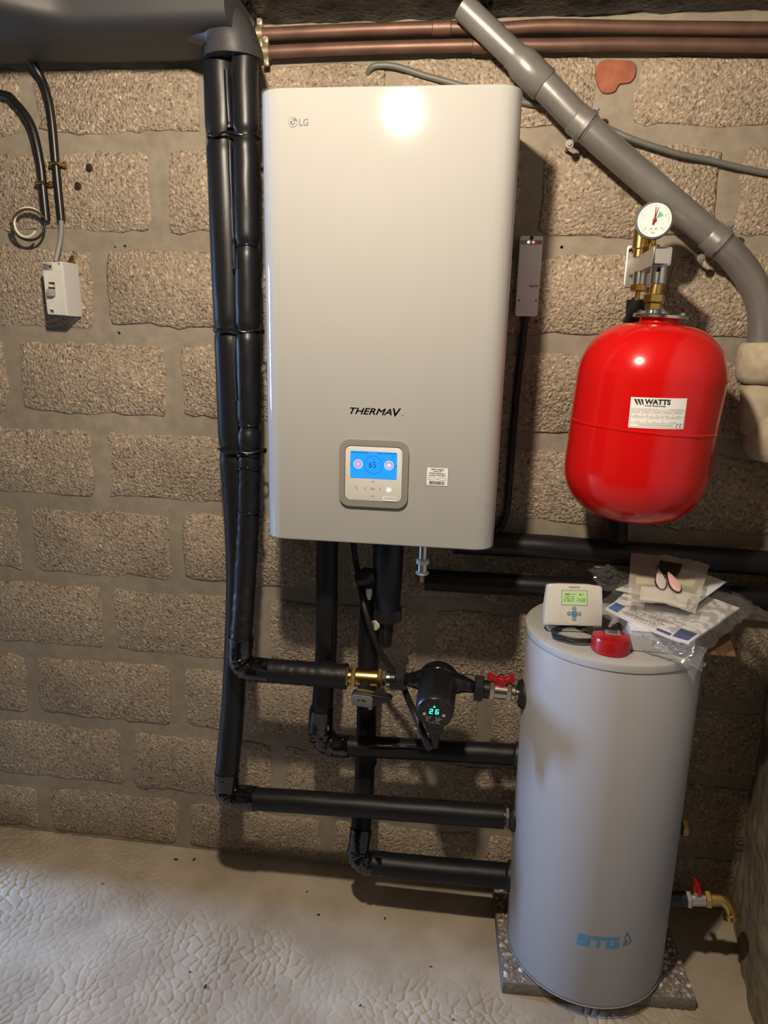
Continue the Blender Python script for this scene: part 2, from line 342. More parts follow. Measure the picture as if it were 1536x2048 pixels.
# floor: cement screed with a crazed, cell-cracked surface
def build_floor():
    xs = np.arange(-1.02, 1.241, .0028); ys = np.arange(-.70, .0216, .0028); nx, ny = len(xs), len(ys)
    X, Y = np.meshgrid(xs, ys); X = X.ravel(); Y = Y.ravel()
    s = .0255; rs = np.random.RandomState(5); gw, gh = int(2.6 / s) + 6, int(1.1 / s) + 6
    jx = rs.uniform(-.44, .44, (gh, gw)); jy = rs.uniform(-.44, .44, (gh, gw)); ox, oy = -1.15, -.9
    wx = X + .010 * np.sin(Y * 31 + 1.3) + .006 * np.sin(X * 47); wy = Y + .010 * np.sin(X * 27) + .004 * np.sin(Y * 61)
    ci = np.floor((wx - ox) / s).astype(int); cj = np.floor((wy - oy) / s).astype(int)
    D = []
    for dj in (-2, -1, 0, 1, 2):
        for di in (-2, -1, 0, 1, 2):
            a = np.clip(ci + di, 0, gw - 1); b = np.clip(cj + dj, 0, gh - 1)
            D.append(np.hypot(ox + (ci + di + .5 + (cj + dj) % 2 * .5 + jx[b, a]) * s - wx, oy + (cj + dj + .5 + jy[b, a]) * s - wy))
    D = np.sort(np.array(D), 0); e = (D[1] - D[0]) / s
    crack = np.clip(1 - e / .19, 0, 1)
    patchn = np.array([noise.noise(Vector((x * 2.6, y * 2.6, 4.2))) + .4 * noise.noise(Vector((x * 8, y * 8, 1.2))) for x, y in zip(X[::1], Y[::1])])
    # the screed near the wall is trowelled smooth
    m = np.clip((-(Y) - .20 - .06 * X + .14 * patchn - .10 * np.exp(-((X - .45) / .3) ** 2)) / .08, 0, 1)
    m = np.maximum(m, np.clip((-X - .28 + .16 * patchn) / .14, 0, 1)) * np.clip((1.06 - X) / .08, 0, 1)
    m = m * np.clip(.75 + .9 * patchn, .25, 1)
    Z = -.0034 * crack * m + .0006 * (1 - np.clip(1 - e / .7, 0, 1)) * m + .0012 * patchn
    edge = np.minimum.reduce([(X - xs[0]) / .03, (xs[-1] - X) / .03, (Y - ys[0]) / .03, np.ones_like(X)]); Z = Z * np.clip(edge, 0, 1)
    V = [tuple(q) for q in np.stack([X, Y, Z], 1).tolist()]
    F = []
    idx = np.arange(nx * ny).reshape(ny, nx)
    F = np.stack([idx[:-1, :-1], idx[:-1, 1:], idx[1:, 1:], idx[1:, :-1]], -1).reshape(-1, 4).tolist()
    n0 = len(V); x0, x1, y0, y1 = xs[0], xs[-1], ys[0], ys[-1]
    V += [(-5, -3.2, 0), (1.7, -3.2, 0), (1.7, y0, 0), (-5, y0, 0), (x0, y0, 0), (x0, y1, 0), (-5, y1, 0), (x1, y0, 0), (1.7, y1, 0), (x1, y1, 0)]
    F += [[n0, n0 + 1, n0 + 2, n0 + 3], [n0 + 3, n0 + 4, n0 + 5, n0 + 6], [n0 + 7, n0 + 2, n0 + 8, n0 + 9]]
    me = bpy.data.meshes.new('floor'); me.from_pydata(V, [], F); me.update(); me.shade_smooth()
    M = bpy.data.materials.new('crazed_screed'); M.use_nodes = True; nt = M.node_tree; N = nt.nodes; L = nt.links; b = N['Principled BSDF']
    b.inputs['Roughness'].default_value = .68; b.inputs['Specular IOR Level'].default_value = .35
    tc = N.new('ShaderNodeTexCoord'); n1 = N.new('ShaderNodeTexNoise'); n1.inputs['Scale'].default_value = 6; n1.inputs['Detail'].default_value = 6
    L.new(tc.outputs['Object'], n1.inputs['Vector'])
    rp = N.new('ShaderNodeValToRGB'); el = rp.color_ramp.elements
    el[0].position = .3; el[0].color = lin('#9c8d79') + (1,); el[1].position = .7; el[1].color = lin('#bdb09d') + (1,)
    L.new(n1.outputs[0], rp.inputs[0])
    L.new(rp.outputs[0], b.inputs['Base Color'])
    n2 = N.new('ShaderNodeTexNoise'); n2.inputs['Scale'].default_value = 70; n2.inputs['Detail'].default_value = 5
    L.new(tc.outputs['Object'], n2.inputs['Vector'])
    bp = N.new('ShaderNodeBump'); bp.inputs['Strength'].default_value = .25; bp.inputs['Distance'].default_value = .004
    L.new(n2.outputs[0], bp.inputs['Height']); L.new(bp.outputs[0], b.inputs['Normal'])
    me.materials.append(M); o = bpy.data.objects.new('floor', me); COL.objects.link(o)
    return struct(o, 'cement floor with a crazed cell pattern, smooth near the wall')
build_floor()

# ceiling: tarry black, coarse
def grid(nu, nv, fn):
    v = [fn(i / nu, j / nv) for j in range(nv + 1) for i in range(nu + 1)]
    f = [(j * (nu + 1) + i, j * (nu + 1) + i + 1, (j + 1) * (nu + 1) + i + 1, (j + 1) * (nu + 1) + i) for j in range(nv) for i in range(nu)]
    return v, f
CEIL = mat('black_tarred_ceiling', (0.030, 0.027, 0.025), .34, spec=.6, bump=(75, .9, .012), var=(12, .4))
g = G(); v, f = grid(160, 24, lambda a, b: (-1.65 + 3.2 * a, .05 - .45 * b, ZC + .006 * noise.noise(Vector((a * 60, b * 9, 1))) + .004 * noise.noise(Vector((a * 200, b * 30, 3)))))
g.add(v, f); struct(g.build('trim_1', CEIL), 'low soffit along the wall coated in coarse tarry black')
g = G().add([(-1.65, -.4, ZC), (1.55, -.4, ZC), (1.55, -.4, 2.33), (-1.65, -.4, 2.33), (1.55, -3.2, 2.33), (-1.65, -3.2, 2.33)], [(0, 1, 2, 3), (3, 2, 4, 5)])
struct(g.build('ceiling', CEIL), 'black ceiling above the low soffit')

# right wall: rough plaster that bulges at the foot
def rw(a, b):
    y = .06 - 3.2 * a ** 1.6; z = -.02 + 2.36 * b
    x = 1.205 + max(y, -.3) * .20 * (1 - .25 * b) + .010 * noise.noise(Vector((y * 7, z * 7, 2))) + .006 * noise.noise(Vector((y * 22, z * 22, 8)))
    return (x, y, z)
g = G(); v, f = grid(90, 110, rw); g.add(v, [q[::-1] for q in f])
n0 = len(g.v); g.add([(1.45, .06, -.02), (1.45, -3.14, -.02), (1.45, -3.14, 2.25), (1.45, .06, 2.25)], [(0, 1, 2, 3)])
struct(g.build('wall_right', PLASTER, ang=80), 'rough plastered side wall beside the grey tank')
# left wall with the opening to the next room
g = G(); g.box((XL - .06, -.0425 + .03, 1.08), (.12, .145, 2.18)); g.box((XL - .06, -2.35, 1.16), (.12, 1.7, 2.34)); g.box((XL - .06, -.8, 2.17), (.12, 1.5, .32))
struct(g.build('wall_left', PLASTER), 'plastered side wall with an opening to the next room')

# ================================================================== LAMP (above the frame)
la = thing('bulb_holder', 'bare bulb holder hanging from the black ceiling', 'lamp', (BULB.x, BULB.y, 2.33))
G().cyl((BULB.x, BULB.y, 2.332), (BULB.x, BULB.y, 2.318), .045, 24, .003).build('ceiling_rose', OFFW, la)
G().cyl((BULB.x, BULB.y, 2.32), (BULB.x, BULB.y, BULB.z + .046), .019, 20, .002).build('bulb_socket', BLKP, la)

# ================================================================== WALL-HUNG HEAT PUMP UNIT
UX0, UX1, UZ0, UZ1, UF = .003, .487, 1.084, 1.944, -.315
un = thing('heat_pump_unit', 'white wall-hung heat pump unit with blue lit control panel', 'heat pump', ((UX0 + UX1) / 2, -.006, UZ0))
def cover_outline(r=.042, n=10):
    o = [(UX1, -.03)]
    o = [(UX0, -.03)]
    for k in range(n + 1):
        a = math.pi + math.pi / 2 * k / n; o.append((UX0 + r + r * math.cos(a), UF + r + r * math.sin(a)))
    for k in range(n + 1):
        a = -math.pi / 2 + math.pi / 2 * k / n; o.append((UX1 - r + r * math.cos(a), UF + r + r * math.sin(a)))
    o.append((UX1, -.03)); return o
def unit_cover():
    o = cover_outline(); n = len(o); cx, cy = (UX0 + UX1) / 2, -.17; v = []; f = []
    rings = [(.004, UZ0), (.0012, UZ0 + .0012), (0, UZ0 + .004), (0, UZ1 - .004), (.0012, UZ1 - .0012), (.004, UZ1)]
    for ins, z in rings:
        for x, y in o:
            v.append((x + math.copysign(ins, cx - x), y + (ins if y < -.2 else 0), z))
    for i in range(len(rings) - 1):
        for k in range(n - 1): f.append((i * n + k, i * n + k + 1, (i + 1) * n + k + 1, (i + 1) * n + k))
    f.append(tuple(range(n))[::-1]); f.append(tuple((len(rings) - 1) * n + k for k in range(n)))
    f += [((i + 1) * n, (i + 1) * n + n - 1, i * n + n - 1, i * n) for i in range(len(rings) - 1)]
    return G().add(v, f)
fc_ = unit_cover().build('front_cover', WHITE, un, 50); fc_.modifiers.new('weighted_normals', 'WEIGHTED_NORMAL').keep_sharp = True
G().box(((UX0 + UX1) / 2, -.02, (UZ0 + UZ1) / 2), (UX1 - UX0 - .012, .04, UZ1 - UZ0 - .02), .003).build('back_chassis', MGREY, un)
F = lambda x, z, d=0.0: face_front(x, UF - .0002 - d, z)
# round emblem and letters
lg = G(); lg.ext(circ(.0085, 36), .0004, F(.0715, 1.8858)); lgo = lg.build('logo', DGREY, un)
g = G(); M = F(.0715, 1.8858, .0005)
arc = [math.radians(a) for a in range(75, 361, 11)]
for a, b in zip(arc[:-1], arc[1:]):
    g.add([(r_ * math.cos(t), r_ * math.sin(t), 0) for r_, t in ((.0060, a), (.0072, a), (.0072, b), (.0060, b))], [(0, 1, 2, 3)], M)
rectq(g, .0022, -.0006, .0072, .0006, M); rectq(g, -.0006, -.0040, .0006, .0044, M); rectq(g, -.0006, -.0040, .0022, -.0029, M)
g.add([(x, y, 0) for x, y in circ(.0011, 12, -.0031, .0031)], [tuple(range(12))], M)
g.build('logo_face', OFFW, lgo)
G().text('LG', .0165, F(.0826, 1.8797), offset=.00035, sx=.92).build('brand_lettering', DGREY, un)
G().text('THERMA', .0180, F(.1795, 1.3555), shear=.32, bold=.0004, sx=1.27).text('V', .0232, F(.2672, 1.3535), shear=.22, bold=.0006, sx=1.1).text('TM', .0035, F(.2882, 1.3540)).build('product_lettering', mat('charcoal_print', (.045, .042, .04), .4), un)
# control panel
CPX, CPZ = .235, 1.2355
cp = G().band(rrect(.1415, .138, .022, 8), rrect(.1185, .1145, .012, 8), .007, F(CPX, CPZ)).build('control_panel_frame', mat('satin_grey', (.30, .285, .26), .35, .3), un)
pl = G().ext(rrect(.1175, .1135, .0115, 8), .0055, F(CPX, CPZ), .0018).build('control_panel', OFFW, un)
PF = F(CPX, CPZ, .0058)
SCR = mat('blue_backlit_screen', (.01, .05, .2), .2, emit=((.015, .33, 1.0), 1.0))
G().ext(rrect(.0955, .0555, .002, 3), .0004, PF @ Matrix.Translation((0, .0185, 0))).build('screen', SCR, pl)
g = G(); S = PF @ Matrix.Translation((0, .0185, .0008))
g.band(circ(.0186, 40), circ(.0180, 40), .0001, S @ Matrix.Translation((-.0005, .0005, 0)))
g.text('65', .0175, S @ Matrix.Translation((-.0105, -.0055, 0)), sx=.95, depth=.0001).text('°', .010, S @ Matrix.Translation((.0095, -.002, 0)), depth=.0001)
g.band(circ(.0022, 12), circ(.0017, 12), .0001, S @ Matrix.Translation((0, .0108, 0)))
rr = random.Random(2); x = -.0455
while x < .045:
    d = rr.uniform(.0008, .0022)
    if not -.012 < x < .006: rectq(g, x, .0238, x + d, .0255, S)
    x += d + .0007
rectq(g, -.0475, -.003, -.0465, .003, S); rectq(g, .0465, -.003, .0475, .003, S)
g.build('screen_graphics', mat('screen_ink', (.0, .03, .12), .4, emit=((.0, .06, .25), .6)), pl)['kind'] = 'stuff'
for sx in (-.0315, .0315): G().ext(circ(.0088, 24), .0001, S @ Matrix.Translation((sx, .001, 0))).build('screen_icon', mat('icon_lilac', (.2, .15, .3), .4, emit=((.38, .25, .55), .8)), pl)
g = G()
for sx in (-.0315, .0315):
    g.band(circ(.0094, 24), circ(.0086, 24), .0002, S @ Matrix.Translation((sx, .001, 0)))
for k in range(8):
    a = k * math.pi / 4; g.ext(circ(.0007, 6), .0001, S @ Matrix.Translation((-.0315 + .0052 * math.cos(a), .001 + .0052 * math.sin(a), .0003)))
g.ext(circ(.0018, 10), .0001, S @ Matrix.Translation((-.0315, .001, .0003)))
for k in range(3): rectq(g, .028 + k * .003, -.004, .0292 + k * .003, .001, S, .0004)
g.add([(.0315 + x_, .0012 + y_, .0004) for x_, y_ in ((-.005, 0), (.005, 0), (0, .004))], [(0, 1, 2)], S)
g.build('screen_icon_marks', mat('icon_pale', (.5, .6, .8), .4, emit=((.55, .7, 1.0), .8)), pl)['kind'] = 'stuff'
g = G(); B = PF @ Matrix.Translation((-.001, -.0305, .0004))
def chev(cx, cy, ang):
    c, s_ = math.cos(ang), math.sin(ang); pts = [(-.0032, -.0016), (0, .0016), (.0032, -.0016), (.0032, -.0025), (0, .0006), (-.0032, -.0025)]
    q = [(cx + x * c - y * s_, cy + x * s_ + y * c, 0) for x, y in pts]; g.add(q, [(0, 1, 4, 5), (1, 2, 3, 4)], B)
chev(0, .0155, 0); chev(0, -.0155, math.pi); chev(-.0155, 0, math.pi / 2); chev(.0155, 0, -math.pi / 2)
g.text('OK', .0068, B @ Matrix.Translation((0, -.0022, 0)), 'CENTER', depth=.0001)
ar = [math.radians(a) for a in range(-120, 121, 20)]
for a, b in zip(ar[:-1], ar[1:]):
    g.add([(-.0345 + r_ * math.cos(t), r_ * math.sin(t), 0) for r_, t in ((.0027, a), (.0034, a), (.0034, b), (.0027, b))], [(0, 1, 2, 3)], B)
g.add([(-.0375, .003, 0), (-.035, .0052, 0), (-.035, .0010, 0)], [(0, 1, 2)], B)
g.build('button_marks', MGREY, pl)['kind'] = 'stuff'
G().ext(circ(.0042, 20), .0005, B @ Matrix.Translation((.0335, -.001, 0))).build('power_light', mat('power_glow', (.6, .9, 1), .3, emit=((.45, .85, 1.0), 2.2)), pl)
g = G().band(circ(.0021, 14), circ(.0015, 14), .0002, B @ Matrix.Translation((.0335, -.001, .0006))); g.build('power_symbol', MGREY, pl)
st = G().ext(rrect(.0285, .0095, .001, 2), .0003, B @ Matrix.Translation((.0355, -.0195, 0))).build('panel_sticker', PAPER, pl)
g = G(); x = -.011
for row in (0, 1):
    x = .0235 + row * .002
    while x < .0475:
        d = rr.uniform(.0008, .002); rectq(g, x, -.0205 + row * .0028, x + d, -.0191 + row * .0028, B, .0005); x += d + .0006
g.build('sticker_print', MGREY, st)
# warning sticker
ws = G().ext(rrect(.0435, .0375, .0006, 2), .0004, F(.3645, 1.2355)).build('warning_sticker', PAPER, un)
g = G(); M = F(.3645, 1.2355, .0006)
for k, t in enumerate(('Before taking', 'panel off', 'Please separate a', 'remote controller.')):
    g.text(t, .0047, M @ Matrix.Translation((0, .0133 - .0041 * k, 0)), 'CENTER', offset=.00008, depth=.0001)
for cx in (-.011, .011): g.band(rrect(.014, .0055, .001, 2), rrect(.0132, .0047, .0008, 2), .0001, M @ Matrix.Translation((cx, -.0045, 0)))
g.add([(-.0022, -.0050, 0), (.0004, -.0050, 0), (.0004, -.0040, 0), (-.0022, -.0040, 0), (.0004, -.0058, 0), (.0025, -.0045, 0), (.0004, -.0032, 0)], [(0, 1, 2, 3), (4, 5, 6)], M)
x = -.0155
while x < .0155:
    d = rr.uniform(.0004, .0015); rectq(g, x, -.0165, x + d, -.0095, M); x += d + rr.uniform(.0004, .0009)
for q in (((-.0218, .0186), (.0218, .019)), ((-.0218, -.019), (.0218, -.0186)), ((-.0218, -.019), (-.0214, .019)), ((.0214, -.019), (.0218, .019))): rectq(g, q[0][0], q[0][1], q[1][0], q[1][1], M)
g.build('sticker_print', INK, ws)

# ================================================================== THERMOSTAT RECEIVER BESIDE THE UNIT
rc = thing('wireless_receiver', 'slim grey wireless receiver with two indicator lights on the block wall', 'receiver', (.538, -.003, 1.56))
G().ext(rrect(.050, .172, .005, 4), .024, face_front(.538, -.003, 1.646), .002).build('housing', mat('cool_grey_plastic', (.80, .79, .84), .42), rc)
G().ext(rrect(.047, .0085, .001, 3), .0006, face_front(.538, -.0275, 1.7185)).build('indicator_strip', MGREY, rc)
for dx, c in ((-.006, (1, .95, .85)), (.0045, (1, .12, .10))):
    G().ext(circ(.0026, 14), .0008, face_front(.538 + dx, -.0280, 1.7185)).build('indicator_light', mat('led_%d' % (dx > 0), c, .3, emit=(c, 3.0)), rc)
G().text('WATTS', .0058, face_front(.5405, -.0273, 1.6235), bold=.0002, sx=1.0).build('lettering', INK, rc)
G().ext(circ(.0042, 16), .0012, face_front(.538, -.0268, 1.7275)).build('screw', INK, rc)
for dx in (-.019, .0195): G().ext(circ(.002, 12), .001, face_front(.538 + dx, -.0268, 1.5945)).build('screw', INK, rc)
G().box((.538, -.0275, 1.5655), (.045, .001, .0012)).build('seam', MATS['cool_grey_plastic'], rc)
cabr = G().tube(spline([(.538, -.014, 1.562), (.535, -.012, 1.50), (.529, -.012, 1.37), (.527, -.012, 1.20), (.526, -.012, 1.11), (.515, -.012, 1.06), (.50, -.02, 1.045)]), .0085, 10)
tag(cabr.build('receiver_cable', RUB), 'black cable dropping from the slim grey receiver behind the white unit', 'cable')

# ================================================================== PIPES
def elbow_path(p, k, rad, n=6):
    """round the corner k of polyline p with radius rad"""
    out = []
    for i, q in enumerate(p):
        q = Vector(q)
        if i in k:
            a = (Vector(p[i - 1]) - q).normalized(); b = (Vector(p[i + 1]) - q).normalized()
            for j in range(n + 1):
                t = j / n; out.append((q + a * rad) * (1 - t) ** 2 + q * 2 * t * (1 - t) + (q + b * rad) * t * t)
        else: out.append(q)
    return out
def wrinkled(amp, freq, sd):
    return lambda t, A: 1 + amp * noise.noise(Vector((t * freq, math.cos(A) * 1.4 + sd, math.sin(A) * 1.4)))
def dense(pts, st=.012):
    P = [Vector(p) for p in pts]; out = []
    for a, b in zip(P[:-1], P[1:]):
        n = max(1, int((b - a).length / st))
        for k in range(n): out.append(a.lerp(b, k / n))
    out.append(P[-1]); return out
def seam(g, pts, off, r=.0022):
    g.tube([Vector(p) + Vector(off) for p in pts], r, 6)

# --- pair of vertical insulated pipes left of the unit
PA = thing('insulated_pipe', 'thick black insulated pipe running down the wall to the second lowest tank inlet', 'pipe', (-.145, -.2, .33))
Aup = [(-.127, -.13, 2.078), (-.127, -.13, 1.93), (-.125, -.13, 1.705), (-.124, -.13, 1.514), (-.121, -.13, 1.24), (-.119, -.132, 1.0), (-.127, -.137, .80), (-.138, -.15, .60), (-.143, -.175, .484), (-.146, -.198, .40)]
sp = spline(Aup, 14)
ties = [1.905, 1.512, 1.243]
def ra(z, base, tl, dep):
    r = base
    for t in tl: r -= dep * math.exp(-((z - t) / .010) ** 2)
    return r
radA = [ra(p.z, .0375 - .0075 * min(1, max(0, (1.25 - p.z) / .35)), ties, .006) for p in sp]
G().tube(sp, radA, 24, ecc=wrinkled(.035, 18, 3)).build('insulation', FOAMV, PA, 60)
G().tube(elbow_path([(-.145, -.196, .42), (-.147, -.2, .345), (-.07, -.2, .350)], {1}, .035, 20), .0315, 28, ecc=wrinkled(.17, 16, 1)).build('tape_wrap', TAPE, PA, 60)
G().tube(dense([(-.105, -.2, .348), (.047, -.2, .356), (.303, -.2, .365), (.558, -.2, .374)]), .0285, 20, ecc=wrinkled(.03, 9, 7)).build('insulation', FOAM, PA, 60)
g = G().cyl((.555, -.2, .374), (.578, -.2, .375), .017, 20); g.nut((.561, -.2, .3745), (.571, -.2, .3745), .0235); g.build('union_nut', mat('dark_steel', (.16, .15, .14), .35, .9), PA)
PB = thing('insulated_pipe', 'thinner black insulated pipe with wrinkled tape beside the white unit', 'pipe', (-.096, -.215, .69))
Bup = [(-.0705, -.151, 2.078), (-.0715, -.152, 1.927), (-.074, -.152, 1.703), (-.077, -.152, 1.515), (-.080, -.152, 1.245), (-.083, -.153, 1.126), (-.091, -.17, .945), (-.092, -.20, .83), (-.094, -.213, .775)]
sp = spline(Bup, 16)
tB = ties + [1.69, 1.298]
radB = [ra(p.z, .0275 if p.z > 1.24 else .0262, tB, .0055) for p in sp]
def eccB(t, A):
    z = 2.078 - 1.30 * t
    am = .035 if z > 1.24 else .085
    return 1 + am * noise.noise(Vector((z * (26 if z > 1.24 else 62), math.cos(A) * 1.3, math.sin(A) * 1.3)))
spd = dense(sp, .006); radBd = [ra(p.z, .0275 if p.z > 1.24 else .0262, tB, .0055) for p in spd]
G().tube(spd, radBd, 24, ecc=eccB).build('insulation', FOAMV, PB, 60)
for k, z in enumerate(tB):
    i = min(range(len(sp)), key=lambda q: abs(sp[q].z - z)); c = sp[i]
    if k < 3:
        cA = min(spline(Aup, 14), key=lambda q: abs(q.z - z)); mid = (cA + c) / 2
        ring = [mid + Vector((.0555 * math.cos(t), .0325 * math.sin(t) , 0)) for t in [2 * math.pi * j / 40 for j in range(41)]]
        ring = [Vector((q.x, q.y - .004 if q.y < mid.y else q.y, z + .0025 * math.sin(j * .9))) for j, q in enumerate(ring)]
        G().tube(ring, .0032, 8, cap=False).build('cable_tie', BLKG, PB, 60)
    else:
        G().tube([c + Vector((.0232 * math.cos(t), .0232 * math.sin(t), 0)) for t in [2 * math.pi * j / 28 for j in range(29)]], .003, 8, cap=False).build('cable_tie', BLKG, PB, 60)
# folded joint lips and seams along the thin pipe
for pts_, r_ in (([(-.100, -.178, 2.02), (-.098, -.181, 1.96), (-.097, -.178, 1.915)], .006), ([(-.097, -.179, 1.89), (-.096, -.1835, 1.84), (-.095, -.182, 1.74), (-.094, -.179, 1.64)], .0045), ([(-.099, -.178, 1.50), (-.098, -.183, 1.46), (-.096, -.180, 1.36)], .0035)):
    g = G(); seam(g, spline(pts_), (0, 0, 0), r_); g.build('foam_seam', FOAMV, PB, 60)
for z in (1.235, 1.205): G().tube([(-.082 + .0275 * math.cos(t), -.152 + .0275 * math.sin(t), z + .004 * math.sin(3 * t)) for t in [2 * math.pi * j / 28 for j in range(29)]], .0025, 6, cap=False).build('tape_ridge', TAPE, PB, 60)
G().tube([Vector((-.083 + .0268 * math.cos(t), -.155 + .0268 * math.sin(t), 1.10)) for t in [2 * math.pi * j / 28 for j in range(29)]], .0035, 6, cap=False).build('tape_ridge', TAPE, PB, 60)
G().tube(elbow_path([(-.093, -.208, .80), (-.096, -.215, .722), (-.02, -.215, .722)], {1}, .034, 20), .0292, 28, ecc=wrinkled(.17, 16, 4)).build('tape_wrap', TAPE, PB, 60)
G().tube(dense([(-.055, -.215, .722), (.05, -.215, .7225), (.163, -.215, .7235)], .006), .0290, 22, ecc=wrinkled(.075, 26, 9)).build('insulation', FOAM, PB, 60)
g = G(); g.band(circ(.0305, 24), circ(.0265, 24), .012, frame((.155, -.215, .7235), (1, 0, 0))); g.build('foam_end', FOAM, PB)
# --- pipe from the unit to the upper tank inlet
PC = thing('insulated_pipe', 'black insulated pipe from the unit with a glossy taped elbow to the upper tank inlet', 'pipe', (.09, -.16, .47))
G().tube(dense([(.105, -.15, 1.088), (.104, -.15, .90), (.103, -.15, .756), (.096, -.155, .63), (.091, -.16, .555)]), .0262, 20, ecc=wrinkled(.03, 9, 2)).build('insulation', FOAM, PC, 60)
G().box((.114, -.175, .80), (.018, .012, .10), .004).build('foam_patch', FOAMV, PC)
G().tube(elbow_path([(.092, -.158, .60), (.090, -.16, .500), (.165, -.16, .503)], {1}, .042, 20), .0305, 28, ecc=wrinkled(.17, 16, 6)).build('tape_wrap', TAPE, PC, 60)
G().tube(dense([(.135, -.16, .5015), (.38, -.16, .513), (.577, -.16, .521)], .01), .0265, 20, ecc=wrinkled(.05, 11, 5)).build('insulation', FOAM, PC, 60)
g = G().cyl((.574, -.16, .521), (.600, -.16, .521), .017, 20); g.nut((.578, -.16, .521), (.588, -.16, .521), .026); g.build('union_nut', NICKEL, PC)
seam(q := G(), spline([(.215, -.183, .523), (.235, -.186, .527), (.30, -.185, .531), (.36, -.184, .533)]), (0, 0, 0), .004); q.build('foam_seam', FOAMV, PC, 60)
# --- pipe from the filter to the lowest tank inlet
PD = thing('insulated_pipe', 'black insulated pipe behind the others down to the lowest tank inlet', 'pipe', (.195, -.18, .15))
G().tube(dense([(.203, -.085, .90), (.199, -.09, .75), (.198, -.09, .45), (.197, -.11, .312), (.196, -.15, .235)]), .0262, 20, ecc=wrinkled(.03, 9, 8)).build('insulation', FOAM, PD, 60)
G().tube(elbow_path([(.1965, -.145, .25), (.195, -.18, .178), (.26, -.18, .179)], {1}, .034, 20), .0305, 28, ecc=wrinkled(.17, 16, 9)).build('tape_wrap', TAPE, PD, 60)
G().tube([(.1985 + .0272 * math.cos(t), -.09 + .0272 * math.sin(t), .415 + .003 * math.sin(2 * t)) for t in [2 * math.pi * j / 28 for j in range(29)]], .003, 6, cap=False).build('tape_ridge', TAPE, PD, 60)
G().tube(dense([(.235, -.18, .1785), (.371, -.18, .180), (.597, -.18, .186)]), .031, 20, ecc=wrinkled(.03, 9, 12)).build('insulation', FOAM, PD, 60)

# --- horizontal pipes along the wall towards the right corner
HU = thing('insulated_pipe', 'upper black insulated pipe along the wall behind the red vessel', 'pipe', (.8, -.045, 1.0))
G().tube(dense([(.40, -.045, 1.022), (.63, -.045, 1.022), (.76, -.045, 1.018), (1.235, -.045, 1.012)], .02), .030, 18, ecc=wrinkled(.04, 14, 15)).build('insulation', FOAMV, HU, 60)
HL = thing('insulated_pipe', 'lower black insulated pipe along the wall behind the tank top', 'pipe', (.8, -.045, .9))
G().tube(dense([(.334, -.045, .918), (.59, -.045, .920), (.872, -.045, .923), (1.235, -.045, .925)], .02), .027, 18, ecc=wrinkled(.04, 14, 16)).build('insulation', FOAMV, HL, 60)
HV = thing('insulated_pipe', 'vertical black insulated pipe running down behind the red vessel', 'pipe', (.77, -.045, 1.05))
G().tube(dense([(.7755, -.040, 1.600), (.7775, -.038, 1.55), (.783, -.036, 1.30), (.786, -.038, 1.12), (.788, -.052, 1.045)], .02), .0225, 16, ecc=wrinkled(.03, 14, 17)).build('insulation', FOAM, HV, 60)

# --- big wrapped bundle along the ceiling, top left
BD = thing('insulated_duct', 'big black wrapped pipe bundle along the ceiling in the upper left corner', 'duct', (-.6, -.17, 2.02))
def duct(t, A):
    return 1 + .03 * noise.noise(Vector((t * 6, math.cos(A), math.sin(A))))
pts = [Vector((x, 0, 0)) for x in [-1.58 + 1.50 * k / 60 for k in range(61)]]
n = 36; v = []; f = []
for i, p in enumerate(pts):
    dep = .235 + .12 * min(1, max(0, (-.40 - p.x) / .14)) ** 1.5; dep = min(dep, .345)
    sec = []
    for k in range(n):                                    # squashed section resting against wall and ceiling
        A = 2 * math.pi * k / n; c, s_ = math.cos(A), math.sin(A); e_ = .42
        sec.append((-.003 - dep / 2 + math.copysign(abs(c) ** e_, c) * dep / 2, 2.129 + math.copysign(abs(s_) ** e_, s_) * (.0375 if s_ < 0 else .028)))
    for y, z in sec:
        w_ = .004 * noise.noise(Vector((p.x * 7, y * 9, z * 9))); v.append((p.x, min(y + w_, -.001), z + w_ * .7 - (.003 if z < 2.11 else 0)))
for i in range(len(pts) - 1):
    for k in range(n): f.append((i * n + k, i * n + (k + 1) % n, (i + 1) * n + (k + 1) % n, (i + 1) * n + k))
f.append(tuple(range(n))[::-1]); f.append(tuple((len(pts) - 1) * n + k for k in range(n)))
G().add(v, f).build('wrapped_insulation', mat('matt_black_wrap', (.045, .044, .046), .55, bump=(8, .2, .01)), BD, 60)
G().tube(elbow_path([(-.235, -.150, 2.128), (-.098, -.143, 2.106), (-.098, -.140, 2.050)], {1}, .045), [.026, .040, .047, .051, .054, .056, .058, .060, .061], 28, ecc=wrinkled(.08, 9, 21)).build('taped_elbow', mat('matt_black_tape', (.035, .034, .036), .45, bump=(20, .3, .006)), BD, 60)

